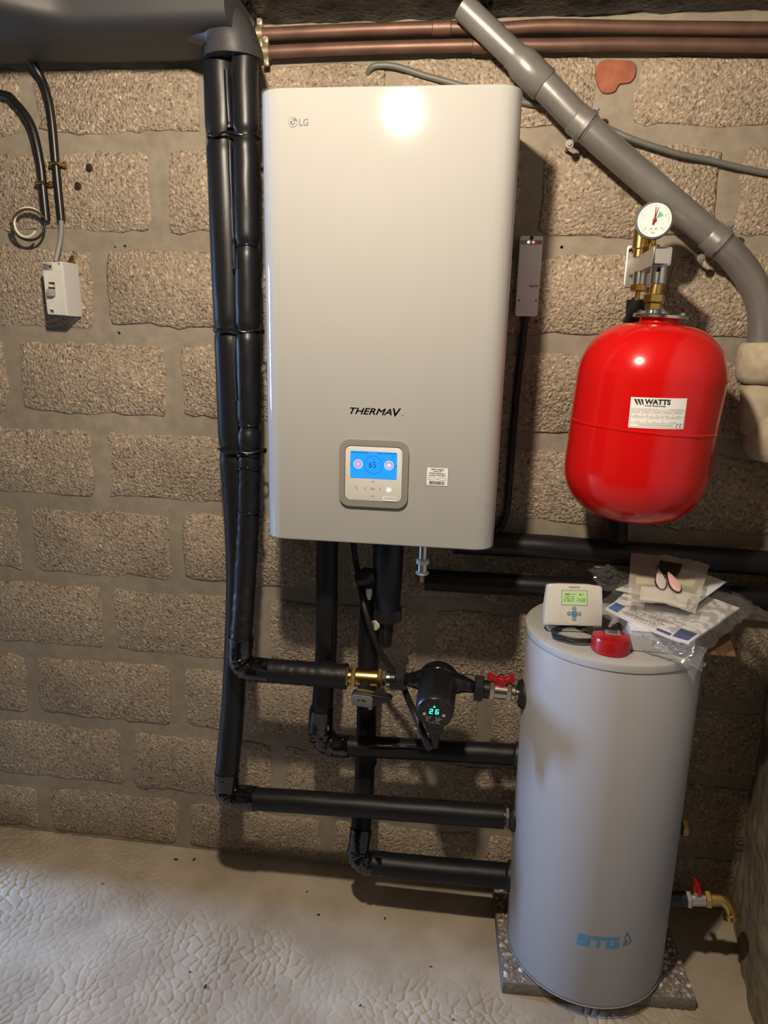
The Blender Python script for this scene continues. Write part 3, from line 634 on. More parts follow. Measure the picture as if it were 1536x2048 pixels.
# ================================================================== COPPER PIPES UNDER THE CEILING
def copper(pts, r, label, clips, couple):
    t = thing('copper_pipe', label, 'pipe', pts[0], 'copper pipes under the ceiling')
    P = spline(pts, 10)
    G().tube(P, r, 16).build('tube', COPPER, t, 60)
    def at(x): return min(P, key=lambda q: abs(q.x - x))
    for x in clips:
        p = at(x); g = G().band(circ(r + .0035, 20), circ(r + .0002, 20), .014, frame(p - Vector((.007, 0, 0)), (1, 0, 0)))
        for s_ in (-1, 1): g.box((p.x, p.y - .004, p.z + s_ * (r + .009)), (.013, .012, .014), .003); g.cyl((p.x, p.y - .009, p.z + s_ * (r + .010)), (p.x, p.y - .013, p.z + s_ * (r + .010)), .004, 10)
        g.cyl((p.x, p.y + r, p.z), (p.x, .004, p.z), .004, 8)
        g.build('pipe_clip', mat('yellowed_zinc', (.55, .48, .33), .35, .8), t)
    for x, w_ in couple:
        p = at(x); G().cyl((p.x - w_, p.y, p.z), (p.x + w_, p.y, p.z), r + .0025, 18, .0015).build('coupling', COPPER, t)
    return t
copper([(-.13, -.034, 2.135), (.125, -.034, 2.139), (.338, -.034, 2.139), (.43, -.034, 2.134), (.545, -.034, 2.137), (.745, -.034, 2.129), (1.22, -.034, 2.113)], .0125, 'upper brown copper pipe running just under the ceiling', [-.074], [(.315, .020)])
copper([(-.11, -.034, 2.101), (.125, -.034, 2.105), (.403, -.034, 2.105), (.547, -.034, 2.102), (.749, -.034, 2.099), (1.22, -.034, 2.083)], .0125, 'lower brown copper pipe, second from the ceiling', [-.052], [(.40, .016)])

# ================================================================== GREY DRAIN PIPE
DP = thing('drain_pipe', 'grey plastic drain pipe slanting across the wall with clips', 'pipe', (.77, -.06, 1.82))
dpts = [(.365, -.075, 2.160), (.481, -.075, 2.064), (.556, -.075, 2.000), (.621, -.075, 1.943), (.768, -.075, 1.829), (.911, -.075, 1.722), (.955, -.075, 1.686), (.990, -.075, 1.648), (1.016, -.075, 1.605), (1.030, -.075, 1.565), (1.036, -.075, 1.50)]
P = spline(dpts, 8)
ci = min(range(len(P)), key=lambda i: abs(P[i].x - .50)); G().tube(P[:ci + 1], .0255, 20).build('tube', PVC, DP, 60)
G().tube(P[ci:], .029, 20).build('tube', PVC, DP, 60)
d = Vector((.075, 0, -.064)).normalized()
c0 = Vector((.470, -.075, 2.073)); G().lathe([(.0262, 0), (.0275, .012), (.0325, .026), (.0325, .088), (.0300, .091)], frame(c0, d), 24).build('coupling', PVC, DP)
for cx, cz in ((.624, 1.9405), (.917, 1.7175)):
    c = Vector((cx, -.075, cz)); dd = Vector((.80, 0, -.60)).normalized()
    G().lathe([(.0292, -.024), (.0312, -.021), (.0312, -.004), (.0325, -.002), (.0325, .004), (.0305, .007), (.0305, .014), (.0292, .016)], frame(c, dd), 24).build('socket_ring', PVC, DP)
    pn = Vector((.6, 0, .8)); g = G().band(circ(.0338, 24), circ(.0318, 24), .010, frame(c - dd * .001, dd))
    for s_ in (-1, 1):
        e = c + pn * s_ * .041; g.ext(circ(.0085, 16), .003, face_front(e.x, -.062, e.z)); g.cyl((e.x, -.065, e.z), (e.x, -.069, e.z), .0045, 10); g.cyl((e.x, -.06, e.z), (e.x, .003, e.z), .0035, 8)
    g.build('pipe_clip', mat('dull_clip', (.28, .27, .25), .45, .6), DP)
# cement-coated joint where the drain pipe meets the lower line
CJ = thing('cemented_joint', 'lumpy cement-coated pipe joint below the grey drain pipe', 'pipe joint', (1.06, -.07, 1.25))
def lump(prof, M, sd, amp=.05):
    g = G(); g.lathe(prof, M, 28); return g.warp(lambda q: q + (q - M.translation).normalized() * (noise.noise(q * 26 + Vector((sd, 0, 0))) * amp * .12))
lump([(.02, 0), (.044, .006), (.054, .02), (.056, .05), (.055, .075), (.050, .086), (.03, .092)], frame((1.046, -.075, 1.423), (0, 0, 1)), 1).build('collar', CEMENT, CJ, 70)
lump([(.036, 0), (.040, .03), (.042, .12)], frame((1.060, -.07, 1.32), (-.1, 0, 1)), 2).build('neck', CEMENT, CJ, 70)
lump([(.01, 0), (.035, .006), (.056, .03), (.062, .065), (.056, .10), (.035, .125), (.01, .13)], frame((1.090, -.07, 1.255), (0, 0, 1)), 3, .1).build('bulge', CEMENT, CJ, 70)
# grey cable across the wall
gc = G().tube(spline([(.160, -.004, 2.066), (.170, -.014, 2.074), (.185, -.016, 2.078), (.222, -.014, 2.076), (.288, -.014, 2.057), (.353, -.014, 2.040), (.501, -.014, 2.002), (.558, -.014, 1.995), (.62, -.016, 1.975), (.691, -.02, 1.944), (.737, -.026, 1.924), (.827, -.026, 1.897), (.899, -.018, 1.885), (1.019, -.016, 1.860), (1.235, -.016, 1.83)]), .0062, 10)
tag(gc.build('wall_cable', mat('grey_cable', (.13, .13, .115), .5)), 'thin grey cable passing behind the white unit and the drain pipe', 'cable')

# ================================================================== CABLES AND BREAKER, LEFT
def clip(parent, x, z, dx, yb):
    g = G().tube([(x - .0155, yb, z + .001), (x - .010, yb - .013, z), (x, yb - .0165, z), (x + .010, yb - .013, z), (x + .0155, yb, z - .001)], .0038, 8)
    g.box((x - .017, yb + .004, z), (.010, .008, .012), .002); g.box((x + .017, yb + .004, z), (.010, .008, .012), .002)
    g.build('cable_clip', BRASS, parent)
c1 = thing('electric_cable', 'black cable with bare looped wire ends hanging on the wall', 'cable', (-.615, -.015, 1.76))
cl = [(-1.2, -.022, 2.062), (-.86, -.021, 2.055), (-.702, -.020, 2.034), (-.667, -.020, 2.016), (-.632, -.020, 1.968), (-.618, -.020, 1.893), (-.616, -.020, 1.828), (-.615, -.020, 1.759)]
G().tube(spline(cl, 8), .0098, 14).build('sheath', BLKP, c1, 60); clip(c1, -.6165, 1.842, 0, -.016)
def loop(cx, cz, rx, rz, a0, a1, y0, y1, n=28):
    return [(cx + rx * math.cos(math.radians(a0 + (a1 - a0) * k / n)), y0 + (y1 - y0) * k / n, cz + rz * math.sin(math.radians(a0 + (a1 - a0) * k / n))) for k in range(n + 1)]
G().tube([(-.615, -.02, 1.762)] + loop(-.650, 1.752, .034, .034, 60, 320, -.030, -.055), .0030, 8).build('wire', mat('cream_wire', (.78, .66, .48), .4), c1, 60)
G().tube([(-.612, -.02, 1.765)] + loop(-.648, 1.750, .038, .032, 30, 200, -.034, -.045), .0028, 8).build('wire', mat('brown_wire', (.06, .035, .02), .4), c1, 60)
G().tube([(-.617, -.02, 1.762)] + loop(-.650, 1.748, .037, .036, 10, -185, -.030, -.052), .0030, 8).build('wire', RUB, c1, 60)
c2 = thing('electric_cable', 'black cable running down the wall to the small circuit breaker box', 'cable', (-.577, -.015, 1.66))
cr = [(-.66, -.10, 2.13), (-.619, -.05, 2.108), (-.599, -.022, 2.072), (-.585, -.020, 2.030), (-.579, -.020, 1.978), (-.578, -.020, 1.882), (-.577, -.020, 1.817), (-.576, -.020, 1.761)]
G().tube(spline(cr, 8), .0092, 14).build('sheath', BLKP, c2, 60); clip(c2, -.578, 1.884, 0, -.016)
G().tube(spline([(-.576, -.020, 1.764), (-.579, -.020, 1.735), (-.585, -.022, 1.705), (-.594, -.030, 1.666)]), .0058, 10).build('inner_cable', mat('grey_cable_2', (.22, .21, .20), .45), c2, 60)
BK = thing('breaker_box', 'small white circuit breaker box with a grey toggle on the wall', 'breaker', (-.575, -.002, 1.54))
bk_h = G().ext([(-.602, 1.540), (-.5515, 1.538), (-.5525, 1.662), (-.6045, 1.660)], .066, face_front(0, -.003, 0), .002).build('housing', LGREY, BK)
bk_f = G().ext([(-.6010, 1.541), (-.5535, 1.539), (-.5545, 1.661), (-.6035, 1.659)], .004, face_front(0, -.068, 0), .0015).build('front_cover', OFFW, BK)
G().box((-.590, -.0725, 1.6495), (.024, .001, .0155), .0003).build('rating_label', MGREY, BK)
g = G()
for k in range(4): rectq(g, -.6005, 1.6435 + .0035 * k, -.586 - .003 * (k % 2), 1.6450 + .0035 * k, face_front(0, -.0733, 0))
g.ext(circ(.0028, 14), .0012, face_front(-.5825, -.073, 1.6495)); g.build('label_print', INK, BK)
G().box((-.5785, -.0722, 1.6395), (.048, .0008, .0008)).build('seam', OFFW, BK)
for c_, s_ in (((-.584, -.070, 1.602), (.017, .034, .026)), ((-.590, -.070, 1.5475), (.010, .026, .008)), ((-.561, -.070, 1.656), (.004, .026, .005))):
    for ob in (bk_h, bk_f): cut(ob, G().box(c_, s_))
G().box((-.583, -.078, 1.5905), (.0155, .014, .017), .002).build('toggle', MGREY, BK)
G().box((-.584, -.066, 1.606), (.009, .025, .006), .001).build('toggle_link', OFFW, BK)
g = G().box((-.5635, -.0722, 1.594), (.0012, .0006, .05)); g.box((-.572, -.0722, 1.6195), (.018, .0006, .0008)); g.build('embossed_line', LGREY, BK)

G().ext([(-.575, 1.655), (-.562, 1.678), (-.556, 1.682), (-.550, 1.678), (-.551, 1.670), (-.565, 1.650)], .003, face_front(0, -.018, 0), .001).build('mounting_lug', BRASS, BK)
for x, z, lab in ((-.500, 1.880, 'rusty screw stub in the block wall, farther from the black cables'), (-.532, 1.840, 'rusty screw stub in the block wall, closest to the black cables')):
    g = G().cyl((x, .004, z), (x, -.012, z), .0055, 12); g.cyl((x + .001, -.010, z - .001), (x + .001, -.016, z - .001), .0075, 12, .001)
    tag(g.build('wall_screw', mat('rusty_steel', (.07, .05, .035), .5, .7)), lab, 'screw', 'rusty screws beside the cables')

# ================================================================== FITTINGS UNDER THE UNIT
MF = thing('magnetic_filter', 'dark navy magnetic dirt filter hanging under the white unit', 'filter', (.25, -.13, .77))
NAVYP = mat('navy_plastic', (.006, .008, .022), .4)
G().lathe([(.030, 0), (.033, .01), (.036, .12), (.036, .19), (.030, .205), (.02, .215)], frame((.248, -.13, .868), (0, 0, 1)), 28).build('body', NAVYP, MF)
g = G(); M = frame((.250, -.13, .840), (0, 0, 1)); o = []
for k in range(64):
    r_ = .0345 if k % 2 else .0325; o.append((r_ * math.cos(k * math.pi / 32), r_ * math.sin(k * math.pi / 32)))
g.ext(o, .030, M, .002); g.build('ribbed_cap', BLKP, MF)
G().lathe([(.010, 0), (.016, .004), (.0175, .03), (.0185, .045), (.019, .072)], frame((.247, -.13, .770), (0, 0, 1)), 20).build('drain_stub', BLKP, MF)
G().lathe([(.004, 0), (.018, .003), (.023, .02), (.018, .045), (.006, .05)], frame((.219, -.14, .955), (-.96, -.2, -.2)), 20).build('side_port', NAVYP, MF)
g = G().lathe([(.008, 0), (.009, .012), (.006, .028)], frame((.207, -.15, .925), (0, 0, -1)), 14); g.build('vent_screw', STEEL, MF)
G().nut((.222, -.155, .832), (.208, -.155, .832), .0095).build('brass_plug', BRASSD, MF)
G().cyl((.226, -.15, .832), (.222, -.155, .832), .012, 20).build('white_ring', OFFW, MF)
G().cyl((.245, -.13, 1.07), (.245, -.13, 1.088), .018, 16).build('connector', BLKP, MF)
SV = thing('drain_cock', 'chrome drain cock with white rings and brass tip under the white unit', 'drain cock', (.3365, -.235, .985))
G().cyl((.337, -.235, 1.034), (.337, -.235, 1.088), .0095, 18).build('pipe', CHROME, SV)
G().cyl((.337, -.235, 1.022), (.337, -.235, 1.034), .0145, 24, .002).build('white_ring', OFFW, SV)
G().cyl((.337, -.235, 1.006), (.337, -.235, 1.023), .0115, 20).build('barrel', CHROME, SV)
G().cyl((.337, -.235, .998), (.337, -.235, 1.008), .0155, 24, .003, .0125).build('collar', LGREY, SV)
G().cyl((.337, -.235, .980), (.337, -.235, .999), .0042, 12).build('brass_tip', BRASSD, SV)

# ================================================================== PUMP LINE TO THE TANK
AY = -.215
FV = thing('flow_meter', 'brass flow fitting with a grey sensor head next to the pump', 'flow meter', (.215, AY, .685))
g = G().cyl((.160, AY, .7235), (.181, AY, .724), .0165, 20); g.nut((.164, AY, .7235), (.172, AY, .7238), .0245); g.build('brass_union', BRASS, FV)
G().nut((.179, AY, .724), (.190, AY, .724), .0260).build('hex_collar', BRASS, FV)
g = G().cyl((.188, AY, .7243), (.244, AY, .7252), .0202, 28, .001)
for x in (.196, .205, .214, .223, .232): g.cyl((x, AY, .7245), (x + .001, AY, .7245), .0205, 28)
g.build('brass_body', BRASS, FV)
G().nut((.241, AY, .7252), (.252, AY, .7254), .0250).build('hex_collar', BRASS, FV)
G().nut((.251, AY, .7254), (.262, AY, .7256), .0200).build('nickel_nut', NICKEL, FV)
G().cyl((.261, AY, .7256), (.272, AY, .726), .0180, 20, .002).build('nickel_ring', CHROME, FV)
G().cyl((.213, AY - .012, .716), (.211, -.262, .702), .0125, 20).build('sensor_stem', BLKP, FV)
SM = Matrix.Translation((.2155, -.262, .7005)) @ Matrix.Rotation(math.radians(4), 4, 'Y')
g = G().ext([(-.027, -.0145), (-.022, -.0165), (.020, -.0165), (.030, -.010), (.060, .004), (.066, .011), (.060, .0155), (-.020, .0165), (-.027, .010)], .020, SM @ face_front(0, 0.004, 0), .003); g.build('sensor_housing', BLKP, FV)
sf = G().ext([(-.0255, -.013), (-.020, -.0155), (.018, -.0155), (.0225, -.010), (.0225, .008), (.018, .0125), (-.022, .0125), (-.0255, .008)], .004, SM @ face_front(0, -.015, 0), .001).build('sensor_face', mat('slate_plastic', (.13, .13, .13), .4), FV)
for dx, dz in ((-.010, 0), (-.001, .001), (.0045, 0)): G().ext(circ(.0026, 14), .001, SM @ face_front(dx, -.0188, dz)).build('socket_hole', INK, sf)
G().ext(circ(.0055, 16), .008, SM @ face_front(.018, -.005, -.019), .001).build('round_foot', MGREY, FV)

PU = thing('circulation_pump', 'black circulation pump with green lit digits between pipe and tank', 'pump', (.382, AY, .60))
g = G().nut((.283, AY, .727), (.306, AY, .728), .0285); g.cyl((.270, AY, .7262), (.285, AY, .727), .0175, 22); g.build('union_nut', BLKP, PU)
g = G().nut((.467, AY, .7215), (.487, AY, .7205), .0335); g.cyl((.486, AY, .7205), (.503, AY, .7195), .021, 22); g.build('union_nut', BLKP, PU)
G().tube(spline([(.305, AY, .7275), (.325, AY, .7285), (.345, AY - .004, .732), (.37, AY - .01, .734)]), [.0125 + .0008 * i for i in range(25)], 18).build('inlet_neck', BLKG, PU, 60)
G().tube(spline([(.468, AY, .7215), (.445, AY, .727), (.425, AY - .004, .731), (.40, AY - .01, .734)]), [.0125 + .0008 * i for i in range(25)], 18).build('outlet_neck', BLKG, PU, 60)
PM = frame((.384, -.188, .736), (-.02, -1, -.13), (1, 0, 0))          # local z = motor axis towards the viewer
g = G().lathe([(.022, 0), (.040, .006), (.047, .018), (.0475, .034), (.0455, .040), (.042, .043)], PM, 36); g.build('volute_housing', BLKG, PU)
g = G().lathe([(.0435, .040), (.0445, .046), (.043, .100), (.0425, .135), (.040, .148), (.0385, .150)], PM, 40); g.build('motor_housing', BLKP, PU)
for k in range(4):
    a = math.radians(45 + 90 * k); p = PM @ Vector((.0435 * math.cos(a), .0435 * math.sin(a), .030))
    G().lathe([(.0055, 0), (.0055, .010), (.004, .012)], PM @ Matrix.Translation((.0445 * math.cos(a), .0445 * math.sin(a), .034)), 12).build('bolt', BLKG, PU)
for dx in (-.006, 0, .006): G().tube([PM @ Vector((dx, .0455, .045)), PM @ Vector((dx, .0445, .10)), PM @ Vector((dx, .0415, .136))], .0018, 8).build('rib', BLKP, PU)
fc = G().lathe([(.0365, .148), (.0375, .1515), (.0355, .1535)], PM, 40).build('control_face', BLKG, PU)
GREEN = mat('green_digits', (.05, .6, .45), .4, emit=((.03, .95, .62), 1.6))
PFM = PM @ Matrix.Translation((0, 0, .1541)) @ Matrix.Diagonal((1, 1, 1, 1))
# face orientation: x right, y up
g = seven(G(), '26', -.0110, .0015, .0075, .0130, .0021, .0130, PFM, .08); g.build('lit_digits', GREEN, fc)
G().ext(circ(.0022, 14), .0004, PFM @ Matrix.Translation((0, .0205, 0))).build('indicator_light', GREEN, fc)
for sx in (-1, 1): G().band(circ(.0042, 20), circ(.0030, 20), .0004, PFM @ Matrix.Translation((sx * .021, .0, 0))).build('button', MGREY, fc)
for sx in (-1, 1): G().ext(circ(.0026, 14), .0003, PFM @ Matrix.Translation((sx * .021, 0, 0))).build('button_cap', LGREY, fc)
g = G()
for rw_, (y_, xs_) in enumerate(((-.0075, (-.017, -.010, .003, .010)), (-.0110, (-.017, -.012, .004, .009, .014)), (-.0145, (-.017, .004, .009)), (-.018, (-.016, .0, .006)), (-.0225, (-.010, -.004, .004, .009)))):
    for x_ in xs_: rectq(g, x_, y_, x_ + .0040, y_ + .0012, PFM)
for a in range(0, 360, 30):
    if 20 < a < 160: g.ext(circ(.0006, 6), .0001, PFM @ Matrix.Translation((.026 * math.cos(math.radians(a)), .026 * math.sin(math.radians(a)), 0)))
g.build('face_print', LGREY, fc)['kind'] = 'stuff'
cn = PM @ Vector((0, -.043, .115))
G().box((cn.x, cn.y, cn.z - .008), (.040, .034, .038), .005).build('plug_base', BLKP, PU)
G().lathe([(.014, 0), (.012, .016), (.0100, .034), (.008, .046)], frame((cn.x, cn.y + .002, cn.z - .024), (.05, .0, -1)), 16).build('plug', BLKP, PU)
pcab = G().tube(spline([(.158, -.10, 1.088), (.160, -.11, 1.02), (.175, -.12, .945), (.204, -.17, .866), (.240, -.165, .767), (.2886, -.16, .6966), (.312, -.21, .680), (.335, -.265, .668), (.360, -.295, .632), (.374, -.30, .606)]), .0078, 12, ecc=lambda t, A: 1 + .10 * math.sin(t * 900))
tag(pcab.build('pump_cable', RUB, ang=60), 'black ribbed cable hanging from the unit to the pump plug', 'cable')
# ball valve with butterfly handle
BV = thing('ball_valve', 'nickel ball valve with a red butterfly handle on the tank inlet', 'valve', (.531, AY, .70))
g = G().cyl((.500, AY, .7197), (.562, AY, .717), .0185, 26, .002); g.build('valve_body', NICKEL, BV)
G().nut((.501, AY, .7197), (.513, AY, .7192), .0240).build('hex_end', NICKEL, BV)
G().nut((.541, AY, .718), (.552, AY, .7176), .0240).build('hex_end', NICKEL, BV)
g = G().cyl((.560, AY, .717), (.588, AY, .716), .0125, 20); g.nut((.566, AY, .7168), (.574, AY, .7165), .017); g.build('nipple', NICKEL, BV)
G().cyl((.527, AY, .732), (.527, AY, .752), .008, 18).build('stem', NICKEL, BV)
hd = G(); HM = Matrix.Translation((.527, AY, .748))
hd.lathe([(.0115, -.014), (.0125, -.004), (.0125, .004), (.010, .007)], HM, 20)
for s_ in (-1, 1):
    hd.ext([(s_ * .008, -.006), (s_ * .016, -.004), (s_ * .029, -.006), (s_ * .031, .0), (s_ * .030, .011), (s_ * .025, .014), (s_ * .014, .006), (s_ * .008, .005)][::s_], .012, HM @ face_front(0, .006, 0), .002)
hd.build('butterfly_handle', REDP, BV)
G().cyl((.527, AY, .754), (.527, AY, .760), .0048, 6).build('handle_screw', CHROME, BV)

# ================================================================== GREY BUFFER TANK
TX, TY, TR, TB, TT = .7757, -.202, .1886, .035, .891
TILT = Matrix.Translation((TX, TY, TB)) @ Matrix.Rotation(math.radians(-.75), 4, 'Y')
TK = thing('buffer_tank', 'tall grey cylindrical buffer tank standing on a pebbled slab', 'tank', (TX, TY, TB))
H = TT - TB
G().lathe([(TR - .018, 0), (TR - .012, .001), (TR - .003, .006), (TR, .016), (TR, H - .018), (TR - .001, H - .016)], TILT, 96).build('jacket', GREYTANK, TK, 50)
G().lathe([(TR - .004, H - .017), (TR + .0022, H - .0165), (TR + .0028, H - .006), (TR + .0015, H - .001), (TR - .006, H + .0015), (TR - .03, H)], TILT, 96).build('lid', LID, TK, 50)
G().tube([TILT @ Vector(((TR + .0012) * math.cos(t), (TR + .0012) * math.sin(t), .010)) for t in [2 * math.pi * k / 96 for k in range(97)]], .0012, 6, cap=False).build('base_seam', GREYTANK, TK, 60)
for (y, z, r_) in ((AY, .7155, .034), (-.16, .521, .034), (-.2, .375, .034), (-.18, .187, .038)):
    dy = y - TY; sx = math.sqrt(TR ** 2 - dy ** 2); tilt_dx = (z - TB) * math.tan(math.radians(-.75)); nx_ = Vector((-sx, dy, 0)).normalized()
    c = Vector((TX + tilt_dx - sx, y, z)); G().lathe([(r_, -.008), (r_, .004), (r_ * .8, .011), (r_ * .5, .012)], frame(c, nx_), 28).build('rubber_grommet', RUB, TK)
def wrapT(q, r_=TR + .0006):
    a = q.x / TR; return TILT @ Vector((r_ * math.sin(a), -r_ * math.cos(a), q.y))
g = G()
def bar(x0, y0, x1, y1):
    n = max(1, int(abs(x1 - x0) / .004))
    for k in range(n): rectq(g, x0 + (x1 - x0) * k / n, y0, x0 + (x1 - x0) * (k + 1) / n, y1, None)
z0 = .212 - TB - .003; hh = .029; t_ = .0072; sk = .06
xS = -.0520
bar(xS, z0 + hh - t_, xS + .028, z0 + hh); bar(xS, z0 + hh / 2 - t_ / 2, xS + .028, z0 + hh / 2 + t_ / 2); bar(xS, z0, xS + .028, z0 + t_); bar(xS, z0 + hh / 2, xS + t_, z0 + hh - t_); bar(xS + .028 - t_, z0 + t_, xS + .028, z0 + hh / 2)
xT = xS + .0305
bar(xT, z0 + hh - t_, xT + .029, z0 + hh); bar(xT + .0105, z0, xT + .0105 + .0075, z0 + hh - t_)
xG = xT + .0315
bar(xG, z0 + hh - t_, xG + .0285, z0 + hh); bar(xG, z0, xG + .0285, z0 + t_); bar(xG, z0 + t_, xG + t_, z0 + hh - t_); bar(xG + .0285 - t_, z0 + t_, xG + .0285, z0 + hh / 2 + .002); bar(xG + .014, z0 + hh / 2 - .004, xG + .0285 - t_, z0 + hh / 2 + .002)
g.warp(lambda q: wrapT(Vector((q.x + (q.y - z0) * .03, q.y + (q.x) * .055, 0)))); g.build('brand_lettering', STGBLUE, TK)
g = G(); dx = .0555; dz = z0 + .004
drop = [(0, .034), (.004, .026), (.0085, .018), (.0105, .011), (.009, .004), (.005, .0005)]
for a, b in zip(drop[:-1], drop[1:]):
    g.add([(dx + a[0], dz + a[1], 0), (dx + b[0], dz + b[1], 0), (dx + b[0] - .0016, dz + b[1], 0), (dx + a[0] - .0016, dz + a[1], 0)], [(0, 1, 2, 3)])
for a, b in (((0, .034), (-.004, .026)), ((-.004, .026), (-.0072, .019))):
    g.add([(dx + a[0], dz + a[1], 0), (dx + b[0], dz + b[1], 0), (dx + b[0] + .0016, dz + b[1], 0), (dx + a[0] + .0016, dz + a[1], 0)], [(0, 1, 2, 3)])
for k in range(3): bar(dx - .0085 + .001 * k, dz + .001 + .0055 * k, dx + .001 + .001 * k, dz + .0028 + .0055 * k)
g.warp(lambda q: wrapT(Vector((q.x, q.y + q.x * .055, 0)))); g.build('drop_logo', NAVY, TK)
# drain valve on the right of the tank
DV = thing('drain_valve', 'nickel drain valve with red handle and brass elbow at the foot of the tank', 'valve', (1.03, -.235, .20))
DY = -.240
g = G().cyl((.945, DY, .226), (.993, DY, .231), .017, 20); g.build('black_nipple', BLKP, DV)
G().cyl((.990, DY, .231), (1.036, DY, .237), .0165, 24, .002).build('valve_body', NICKEL, DV)
G().nut((.992, DY, .2312), (1.003, DY, .2325), .0205).build('hex_end', NICKEL, DV)
G().nut((1.034, DY, .2372), (1.047, DY, .239), .0205).build('hex_end', BRASS, DV)
g = G().cyl((1.046, DY, .239), (1.066, DY, .241), .0165, 22); g.tube(spline([(1.060, DY, .2405), (1.074, DY - .001, .241), (1.085, DY - .006, .234), (1.091, DY - .012, .222), (1.0935, DY - .018, .212)]), .0155, 18); g.band(circ(.0185, 24), circ(.0125, 24), .012, frame((1.0925, DY - .016, .216), (.12, -.42, -.9))); g.build('brass_elbow', BRASS, DV, 50)
G().cyl((1.0935, DY - .018, .2125), (1.094, DY - .0195, .2095), .0126, 20).build('elbow_bore', BRASSD, DV)
G().cyl((1.013, DY, .246), (1.013, DY, .266), .006, 12).build('stem', NICKEL, DV)
g = G(); g.lathe([(.008, 0), (.009, .012), (.0065, .016)], frame((1.014, DY, .256), (0, 0, 1)), 16)
for s_ in (-1, 1): g.box((1.014, DY + s_ * .013, .266), (.009, .020, .016), .003)
g.build('butterfly_handle', REDP, DV)
BP = thing('blank_port', 'brass capped tank port in the shade behind the tank', 'pipe fitting', (.99, -.17, .375))
g = G().cyl((.940, -.17, .372), (.985, -.17, .373), .015, 18); g.build('nipple', BLKP, BP); G().nut((.984, -.17, .373), (.998, -.17, .3735), .020).build('hex_cap', BRASSD, BP)

# slab under the tank
SL = thing('paving_slab', 'grey concrete paving slab with exposed pebbles under the tank', 'paving slab', (.785, -.19, 0))
SMx = Matrix.Translation((.787, -.172, 0)) @ Matrix.Rotation(math.radians(2.6), 4, 'Z')
G().box((0, 0, .0165), (.448, .330, .035), .004, SMx).build('concrete_base', rough_stone('slab_concrete', [(.25, '#6b655f'), (.5, '#7d766e'), (.75, '#8f877e')], 60, .5, .004), SL)
rp_ = random.Random(9); g = G(); tones = []
ico = bmesh.new(); bmesh.ops.create_icosphere(ico, subdivisions=1, radius=1); iv = [v.co.copy() for v in ico.verts]; ico.verts.index_update(); if_ = [[v.index for v in q.verts] for q in ico.faces]; ico.free()
for k in range(2200):
    x, y = rp_.uniform(-.218, .218), rp_.uniform(-.159, .159)
    if math.hypot(x - (TX - .787), y - (TY + .172)) < .165: continue
    s_ = rp_.uniform(.0040, .0095); M = SMx @ Matrix.Translation((x, y, .0328)) @ Matrix.Rotation(rp_.uniform(0, 6.3), 4, 'Z') @ Matrix.Diagonal((s_, s_ * rp_.uniform(.6, .95), s_ * .42, 1))
    g.add(iv, if_, M); tones += [rp_.random()] * len(if_)
po = g.build('pebbles', MORTAR, SL, 60); po['kind'] = 'stuff'
at = po.data.attributes.new('tone', 'FLOAT', 'FACE'); at.data.foreach_set('value', tones)
pm = bpy.data.materials.new('pebble_mix'); pm.use_nodes = True; N = pm.node_tree.nodes; L = pm.node_tree.links
a = N.new('ShaderNodeAttribute'); a.attribute_name = 'tone'; rp = N.new('ShaderNodeValToRGB'); rp.color_ramp.interpolation = 'CONSTANT'
el = rp.color_ramp.elements; el[0].color = lin('#8a7a70') + (1,); el[1].position = .25; el[1].color = lin('#a89a92') + (1,)
for ps, c in ((.5, '#c4b9b2'), (.7, '#6f6058'), (.82, '#ddd5d0'), (.92, '#94705e')): k = el.new(ps); k.color = lin(c) + (1,)
L.new(a.outputs['Fac'], rp.inputs[0]); L.new(rp.outputs[0], N['Principled BSDF'].inputs['Base Color']); N['Principled BSDF'].inputs['Roughness'].default_value = .6
po.data.materials[0] = pm

# ================================================================== RED EXPANSION VESSEL
VX, VY, VZ, VR = .775, -.215, 1.344, .1430
EV = thing('expansion_vessel', 'glossy red expansion vessel with a white rating label on the wall', 'vessel', (VX, VY, 1.14))
VM = Matrix.Translation((VX, VY, VZ)) @ Matrix.Rotation(math.radians(3.0), 4, 'Y')      # leans slightly
pr = [(.006, -.1985), (.03, -.197)]
for k in range(0, 13):
    a = math.radians(-90 + 7.5 * k + 12 * (1 - k / 12)); pr.append((.045 + .0980 * math.cos(a) ** .95 if math.cos(a) > 0 else .045, -.090 + .106 * math.sin(a)))
pr += [(VR, -.06), (VR, -.0035), (VR + .0016, -.0022), (VR + .0016, .0012), (VR, .0025), (VR, .05), (VR, .092)]
for k in range(1, 13):
    a = math.radians(7.5 * k - 12 * k / 12); pr.append((.045 + .0980 * max(math.cos(a), 0) ** .95, .092 + .108 * math.sin(a)))
pr += [(.044, .2005), (.0385, .203), (.037, .212)]
G().lathe(pr, VM, 80).build('shell', RED, EV, 40)
G().lathe([(.050, .2105), (.0515, .2115), (.0515, .2165), (.050, .2180), (.012, .2185)], VM, 40).build('flange', CHROME, EV)
for k in range(6):
    a = math.radians(20 + 60 * k); G().lathe([(.0062, 0), (.0062, .005), (.0045, .006)], VM @ Matrix.Translation((.043 * math.cos(a), .043 * math.sin(a), .2175)), 6).build('flange_bolt', CHROME, EV)
def wrapV(q, e=.0004):
    lx, ly = q.x + .010, q.y - .036; q = Vector((-.010 + .92 * (lx * .9980 - ly * .062), .037 + .95 * (ly * .9980 + lx * .062), q.z)); a = q.x / VR; r_ = VR + e + q.z; return VM @ Vector((r_ * math.sin(a), -r_ * math.cos(a), q.y))
lx0, lx1, ly0, ly1 = -.0640, .0445, .0065, .066
